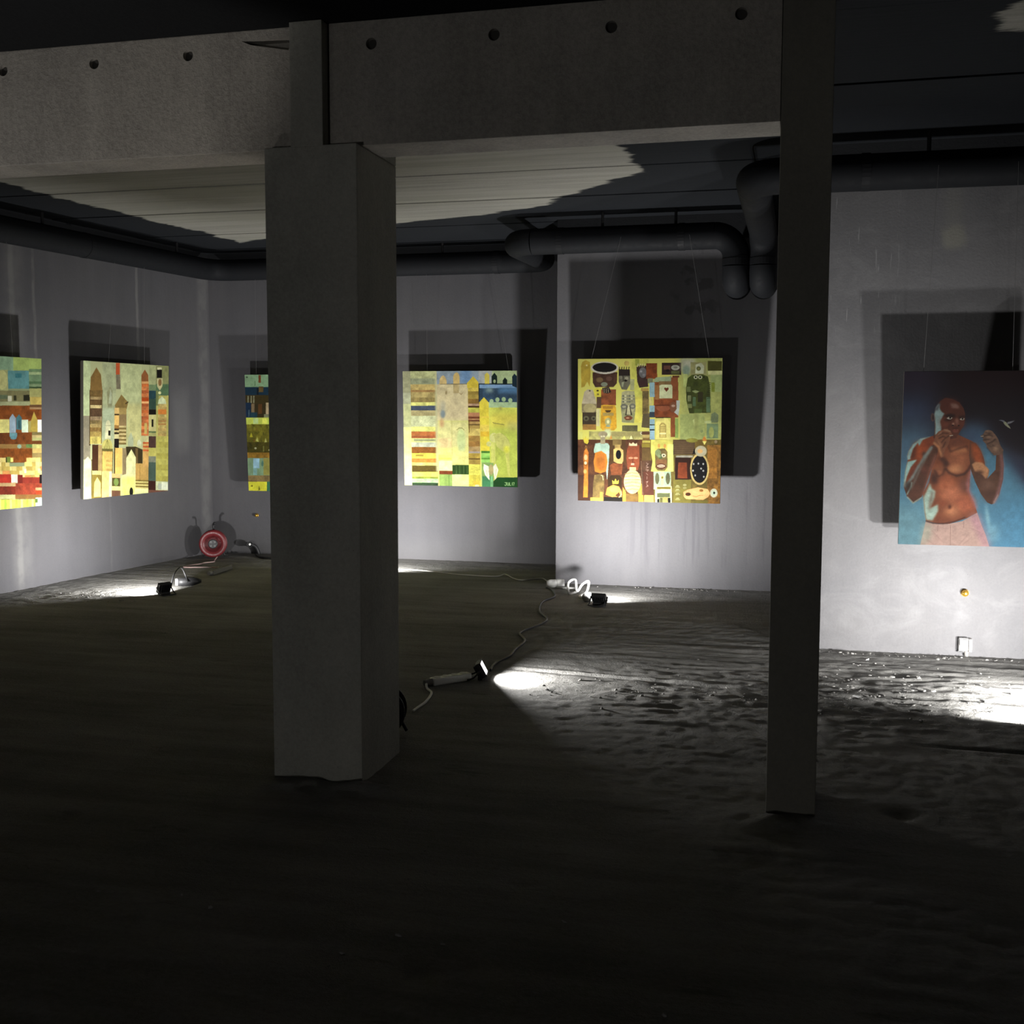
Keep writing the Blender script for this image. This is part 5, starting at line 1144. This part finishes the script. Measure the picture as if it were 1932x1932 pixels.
hang(paint_masks(), 'square canvas crowded with masks and totems over a brown lower half', (-1.80, 9.46, 1.942), (-0.612, 9.46, 1.936), (-1.80, 9.518, 0.755), 0.62,
     [(0.11, (-1.43, YM - PR, ZM)), (1.08, (-0.88, YM - PR, ZM))], 0.22)
hang(paint_boxer(), 'tall canvas of a bare-chested boxer with raised fists and a small bird', (0.604, 7.185, 1.744), (1.315, 7.185, 1.748), (0.604, 7.268, 0.706), 0.18,
     [(0.11, (0.745, YR - PR, ZM)), (0.6, (1.17, YR - PR, ZM))], 0.0)

# ------------------------------------------------------------------ cables, plugs, reels
def cable(name, pts, r, mat, label, n=6, lift=0.0, group=None, cat='cable'):
    P = [(p[0], p[1], fz(p[0], p[1]) + r + (p[2] if len(p) > 2 else 0.0) + lift) for p in pts]
    o = link(name, tube_mesh(name, smooth_path(P, n), r, 8), mat, None, smooth=True)
    return tag(o, label, cat, group)

cable('power_cable', [(-2.05, 9.44), (-1.985, 9.338), (-1.887, 8.988), (-1.93, 8.72), (-1.858, 8.308), (-1.735, 8.0), (-1.737, 7.785), (-1.80, 7.45), (-1.703, 7.177), (-1.70, 6.9), (-1.686, 6.711), (-1.72, 6.5), (-1.70, 6.30)], 0.008, M_black, 'thin black cable winding across the floor from the middle wall to the power strip')
cable('power_cable', [(-4.3, 10.02), (-3.6, 10.25), (-3.0, 10.05), (-2.655, 10.024), (-2.605, 10.179), (-2.399, 9.853), (-2.228, 10.0), (-2.14, 9.86), (-2.02, 9.60)], 0.005, M_cord, 'thin pale cord on the floor at the foot of the back wall')
cable('power_cable', [(-1.98, 9.50), (-1.90, 9.45), (-1.80, 9.42), (-1.755, 9.30), (-1.80, 9.17), (-1.83, 9.28, 0.07), (-1.77, 9.27, 0.10), (-1.735, 9.16, 0.02), (-1.70, 9.22, 0.07), (-1.655, 9.26, 0.09), (-1.65, 9.12, 0.02), (-1.69, 9.02), (-1.60, 8.95), (-1.57, 8.88)], 0.010, M_white, 'white cord in two loops beside the lamp before the middle wall')
# white plug and coupling at the corner of the middle wall
def plug(x, y, rz, label, mat, L=0.10, name='cord_connector', r=0.034):
    root = tag(empty(name, (x, y, fz(x, y) + r), rz), label, 'connector')
    link('sleeve', lathe_mesh('sleeve', [(0.0, -L / 2), (r * 0.7, -L / 2), (r, -L * 0.3), (r, 0.005), (r * 0.92, 0.008)], 18, 'X'), mat, root, smooth=True)
    link('collar', lathe_mesh('collar', [(r * 0.9, 0.008), (r * 1.05, 0.012), (r * 1.05, L / 2), (0.0, L / 2)], 18, 'X'), mat, root)
    return root
plug(-1.99, 9.52, 0.3, 'white cord connector at the corner of the middle wall', M_white, 0.15, r=0.036)
plug(-1.60, 8.88, 1.2, 'dark round cord connector beside the lamp before the middle wall', M_grey, 0.06, r=0.036)

# looped cord and driver behind the left lamp
cord = [(-5.00, 8.40, 0.05), (-5.06, 8.56, 0.14), (-5.09, 8.72, 0.17), (-5.07, 8.76, 0.09), (-5.03, 8.72, 0.05)]
lm = Matrix.Translation(lamp_left.location) @ lamp_left.rotation_euler.to_matrix().to_4x4()
link('cord', tube_mesh('cord', [lm.inverted() @ Vector(p) for p in smooth_path(cord, 6)], 0.006, 8), M_black, lamp_left, smooth=True)
drv = tag(empty('lamp_plug', (-5.06, 8.78, fz(-5.06, 8.78)), math.radians(35)), 'black rubber plug on the floor behind the left lamp', 'plug')
link('plug_body', lathe_mesh('plug_body', [(0.0, -0.09), (0.032, -0.088), (0.038, -0.05), (0.038, 0.03), (0.030, 0.07), (0.016, 0.11), (0.0, 0.11)], 18, 'X', Matrix.Translation((0, 0, 0.04))), M_black, drv, smooth=True)
link('plug_collar', lathe_mesh('plug_collar', [(0.0, -0.105), (0.030, -0.105), (0.030, -0.088), (0.0, -0.088)], 18, 'X', Matrix.Translation((0, 0, 0.04))), M_white, drv)

# white power strip by the glaring lamp
def power_strip(x0, y0, x1, y1, label, w=0.055, h=0.042, sockets=4, mat=None):
    mat = mat or M_white
    a, b = Vector((x0, y0, 0)), Vector((x1, y1, 0))
    d = b - a; L = d.length
    zc = max(fz(x0, y0), fz(x1, y1), fz((x0 + x1) / 2, (y0 + y1) / 2))
    root = tag(empty('power_strip', (x0, y0, zc), math.atan2(d.y, d.x)), label, 'power strip')
    bm = bmesh.new(); add_box(bm, 0, L, -w / 2, w / 2, 0.0, h, bevel=0.008); link('strip_body', bm_to(bm, 'strip_body'), mat, root)
    for k in range(sockets):
        xx = L * (k + 0.7) / (sockets + 0.4)
        link('socket', lathe_mesh('socket', [(0.0, h + 0.0005), (0.012, h + 0.0005), (0.017, h + 0.003), (0.020, h + 0.003), (0.020, h - 0.002), (0.0, h - 0.002)], 16, 'Z', Matrix.Translation((xx, 0, 0))), mat, root)
    bm = bmesh.new(); add_lathe(bm, [(0.016, -0.045), (0.022, -0.01), (0.022, 0.002), (0.0, 0.002)], 14, 'X', Matrix.Translation((0, 0, h / 2))); link('cord_grip', bm_to(bm, 'cord_grip'), M_grey, root)
    return root
power_strip(-1.925, 5.89, -1.765, 6.085, 'white power strip lying on the floor by the glaring lamp')
cable('power_cable', [(-1.945, 5.865, 0.015), (-1.92, 5.80), (-1.862, 5.70), (-1.835, 5.53), (-1.836, 5.453), (-1.84, 5.40), (-1.84, 5.33)], 0.007, M_white, 'short white cord curling from the power strip to behind the wide pillar')
power_strip(-5.20, 9.43, -5.235, 9.86, 'dim pale power strip on the floor near the red cable reel', sockets=5, mat=M_aged)
cable('power_cable', [(-5.70, 10.47, 0.02), (-5.67, 10.36), (-5.62, 10.25), (-5.68, 10.16), (-5.66, 10.05), (-5.72, 9.92), (-5.68, 9.80), (-5.50, 9.86), (-5.35, 9.88), (-5.24, 9.88)], 0.006, M_pink, 'pale pinkish cord trailing from the red cable reel')

def cable_reel(x, y, rz, label, r, cheek, core, wound, lean=0.0, handle=True, solid=False):
    root = tag(empty('cable_reel', (x, y, fz(x, y)), rz, lean), label, 'cable reel')
    zc = r + 0.012
    T = Matrix.Translation((0, 0, zc))
    for s in (-1, 1):      # two flanges as rings
        link('flange', lathe_mesh('flange', [(r * 0.62, s * 0.045), (r * 0.66, s * 0.054), (r * 0.90, s * 0.056), (r, s * 0.05), (r, s * 0.042), (r * 0.88, s * 0.044), (r * 0.66, s * 0.042), (r * 0.62, s * 0.045)], 36, 'Y', T), cheek, root, smooth=True)
    if solid:
        link('cover', lathe_mesh('cover', [(0.0, -0.070), (r * 0.5, -0.068), (r * 0.9, -0.060), (r * 0.9, -0.052), (0.0, -0.052)], 36, 'Y', T), cheek, root, smooth=True)
    link('hub', lathe_mesh('hub', [(0.0, -0.050), (r * 0.30, -0.050), (r * 0.40, -0.040), (r * 0.47, -0.044), (r * 0.47, 0.05), (0.0, 0.05)], 28, 'Y', T), core, root)
    bm = bmesh.new()
    pts = []
    for k in range(0, 220):
        a = k * 2 * math.pi / 18
        pts.append((r * 0.57 * math.cos(a), -0.034 + 0.068 * (k % 110) / 110.0, zc + r * 0.57 * math.sin(a)))
    add_tube(bm, pts, r * 0.055, 6)
    link('wound_cable', bm_to(bm, 'wound_cable'), wound, root, smooth=True)
    for k in range(4):     # sockets on the hub face
        a = math.pi / 4 + k * math.pi / 2
        link('socket', lathe_mesh('socket', [(0.0, -0.055), (r * 0.085, -0.055), (r * 0.085, -0.049), (0.0, -0.049)], 12, 'Y', Matrix.Translation((r * 0.2 * math.cos(a), 0, zc + r * 0.2 * math.sin(a)))), M_darkgrey, root)
    fr = smooth_path([(-0.11, 0.075, 0.008), (-0.05, 0.075, zc), (0.0, 0.075, zc + r * 1.05), (0.0, 0.07, zc + r * 1.22)], 5)
    link('stand', tube_mesh('stand', fr, 0.008, 8), M_black, root, smooth=True)
    fr = smooth_path([(0.11, 0.075, 0.008), (0.05, 0.075, zc), (0.0, 0.075, zc + r * 1.05)], 5)
    link('stand', tube_mesh('stand', fr, 0.008, 8), M_black, root, smooth=True)
    if handle:
        hp = smooth_path([(0.0, 0.07, zc + r * 1.1), (0.0, 0.07, zc + r * 1.35), (0.012, 0.04, zc + r * 1.50), (0.02, -0.01, zc + r * 1.50)], 5)
        link('handle', tube_mesh('handle', hp, 0.011, 10), M_black, root, smooth=True)
    return root
cable_reel(-5.79, 10.56, math.radians(24), 'red plastic cable reel standing in the far left corner', 0.138, M_red, M_black, M_pink)
cable_reel(-1.838, 4.88, math.radians(14), 'black cable reel peeping out behind the wide pillar', 0.115, M_black, M_black, M_black, handle=False, solid=True)

# ------------------------------------------------------------------ small fittings on the walls
def brass_stub(x, y, z, label, r=0.019, L=0.035):
    root = tag(empty('brass_cap', (x, y, z)), label, 'pipe cap')
    link('cap', lathe_mesh('cap', [(0.0, -L), (r * 0.55, -L), (r * 0.9, -L * 0.82), (r, -L * 0.55), (r, -0.012), (r * 0.8, -0.012)], 18, 'Y'), M_brass, root, smooth=True)
    link('rosette', lathe_mesh('rosette', [(r * 0.7, -0.012), (r * 1.12, -0.010), (r * 1.12, 0.004), (0.0, 0.004)], 18, 'Y'), M_brass, root)
    return root
brass_stub(1.022, 7.475, 0.393, 'small yellow brass cap on the right wall below the boxer painting', 0.021, 0.04)
brass_stub(-5.52, 11.01, 0.41, 'tiny brass cap on the back wall left of the wide pillar', 0.017, 0.032)

def wall_box():
    root = tag(empty('wall_socket', (1.03, 7.475, 0.012)), 'grey metal and clear plastic outlet low on the right wall', 'outlet')
    bm = bmesh.new(); add_box(bm, -0.038, 0.020, -0.045, 0.0, 0.022, 0.105, bevel=0.008); link('outlet_box', bm_to(bm, 'outlet_box'), M_grey, root)
    bm = bmesh.new(); add_box(bm, 0.020, 0.040, -0.050, 0.0, 0.020, 0.100, bevel=0.003); link('side_clip', bm_to(bm, 'side_clip'), M_steel, root)
    bm = bmesh.new(); add_box(bm, -0.034, 0.016, -0.052, -0.044, 0.058, 0.098, bevel=0.004); link('hinged_lid', bm_to(bm, 'hinged_lid'), M_grey, root)
    link('cable_gland', lathe_mesh('cable_gland', [(0.012, -0.012), (0.014, 0.0), (0.014, 0.022), (0.0, 0.022)], 14, 'Z', Matrix.Translation((0.012, -0.025, 0))), M_steel, root)
    bm = bmesh.new(); add_box(bm, -0.040, 0.000, -0.030, -0.002, 0.012, 0.022); link('mount', bm_to(bm, 'mount'), M_black, root)
wall_box()

def black_tap():
    root = tag(empty('drain_fitting', (-5.53, 10.97, 0.0)), 'little black pipe fitting bent out of the floor at the back wall', 'pipe fitting')
    link('bent_pipe', tube_mesh('bent_pipe', smooth_path([(0.045, 0.0, -0.02), (0.03, 0.0, 0.04), (0.005, -0.01, 0.085), (-0.03, -0.03, 0.105)], 6), 0.020, 14), M_black, root, smooth=True)
    d = Matrix.Translation((-0.04, -0.04, 0.108)) @ Matrix.Rotation(math.radians(35), 4, 'Z')
    link('flared_mouth', lathe_mesh('flared_mouth', [(0.018, 0.025), (0.032, 0.0), (0.034, -0.014), (0.028, -0.014), (0.024, 0.0)], 18, 'Y', d), M_black, root, smooth=True)
    link('inner_plug', lathe_mesh('inner_plug', [(0.0, -0.012), (0.012, -0.012), (0.014, 0.0), (0.0, 0.004)], 14, 'Y', d), M_white, root)
black_tap()
cable('power_cable', [(-5.45, 10.83), (-5.3, 10.66), (-5.1, 10.60), (-4.85, 10.64), (-4.4, 10.6)], 0.012, M_black, 'black cable along the foot of the back wall left of the wide pillar')

# ------------------------------------------------------------------ debris
def crumbs():
    bm = bmesh.new()
    r = np.random.default_rng(5)
    spots = [(0.2, 6.15, 0.9, 0.40, 260), (0.55, 6.5, 0.7, 0.5, 120), (-0.9, 6.0, 0.6, 0.25, 80), (-5.5, 8.1, 0.5, 0.28, 110), (0.7, 7.38, 0.7, 0.05, 70), (-1.0, 9.70, 0.7, 0.05, 60), (-1.3, 2.9, 1.0, 0.7, 50)]
    for cx, cy, sx, sy, k in spots:
        for _ in range(k):
            x, y = cx + r.normal() * sx * 0.6, cy + r.normal() * sy * 0.6
            if y > 9.74 or (x > 0.0 and y > 7.43): continue
            if LN.dot(Vector((x, y, 0)) - LP) < 0.03: continue
            s = float(np.clip(r.lognormal(-5.5, 0.5), 0.002, 0.012))
            z = fz(x, y)
            T = Matrix.Translation((x, y, z + s * 0.25)) @ Matrix.Rotation(r.random() * 6.28, 4, 'Z') @ Matrix.Rotation(r.random() * 0.8, 4, 'X') @ Matrix.Diagonal((s * (0.8 + r.random()), s * (0.6 + 0.6 * r.random()), s * 0.6, 1))
            bmesh.ops.create_icosphere(bm, subdivisions=1, radius=1.0, matrix=T)
    for v in bm.verts: pass
    o = link('rubble', bm_to(bm, 'rubble'), M_floor)
    tag(o, 'scattered concrete crumbs on the rough floor', 'rubble', kind='stuff')
crumbs()

def scrap(x, y, a, b, rz, label):
    bm = bmesh.new()
    z = fz(x, y)
    pts = [(-a, -b * 0.4, 0.002), (-a * 0.3, -b, 0.008), (a * 0.6, -b * 0.5, 0.003), (a, b * 0.3, 0.010), (a * 0.2, b, 0.004), (-a * 0.7, b * 0.6, 0.007)]
    lo = [bm.verts.new((p[0], p[1], p[2])) for p in pts]; hi = [bm.verts.new((p[0], p[1], p[2] + 0.003)) for p in pts]
    bm.faces.new(lo[::-1]); bm.faces.new(hi)
    for i in range(6): bm.faces.new((lo[i], lo[(i + 1) % 6], hi[(i + 1) % 6], hi[i]))
    o = link('plaster_chip', bm_to(bm, 'plaster_chip'), M_white)
    o.location = (x, y, z + 0.004); o.rotation_euler = (0, 0, rz)
    return tag(o, label, 'chip')
scrap(0.330, 6.17, 0.030, 0.010, -0.9, 'small white chip on the floor in front of the right wall')
scrap(0.125, 5.85, 0.025, 0.012, 0.3, 'white chip on the floor just right of the slim column, farther one')
scrap(0.112, 5.43, 0.022, 0.008, 0.15, 'white chip on the floor just right of the slim column, nearer one')
scrap(0.44, 7.16, 0.010, 0.008, 0.2, 'tiny white chip on the floor near the foot of the right wall')
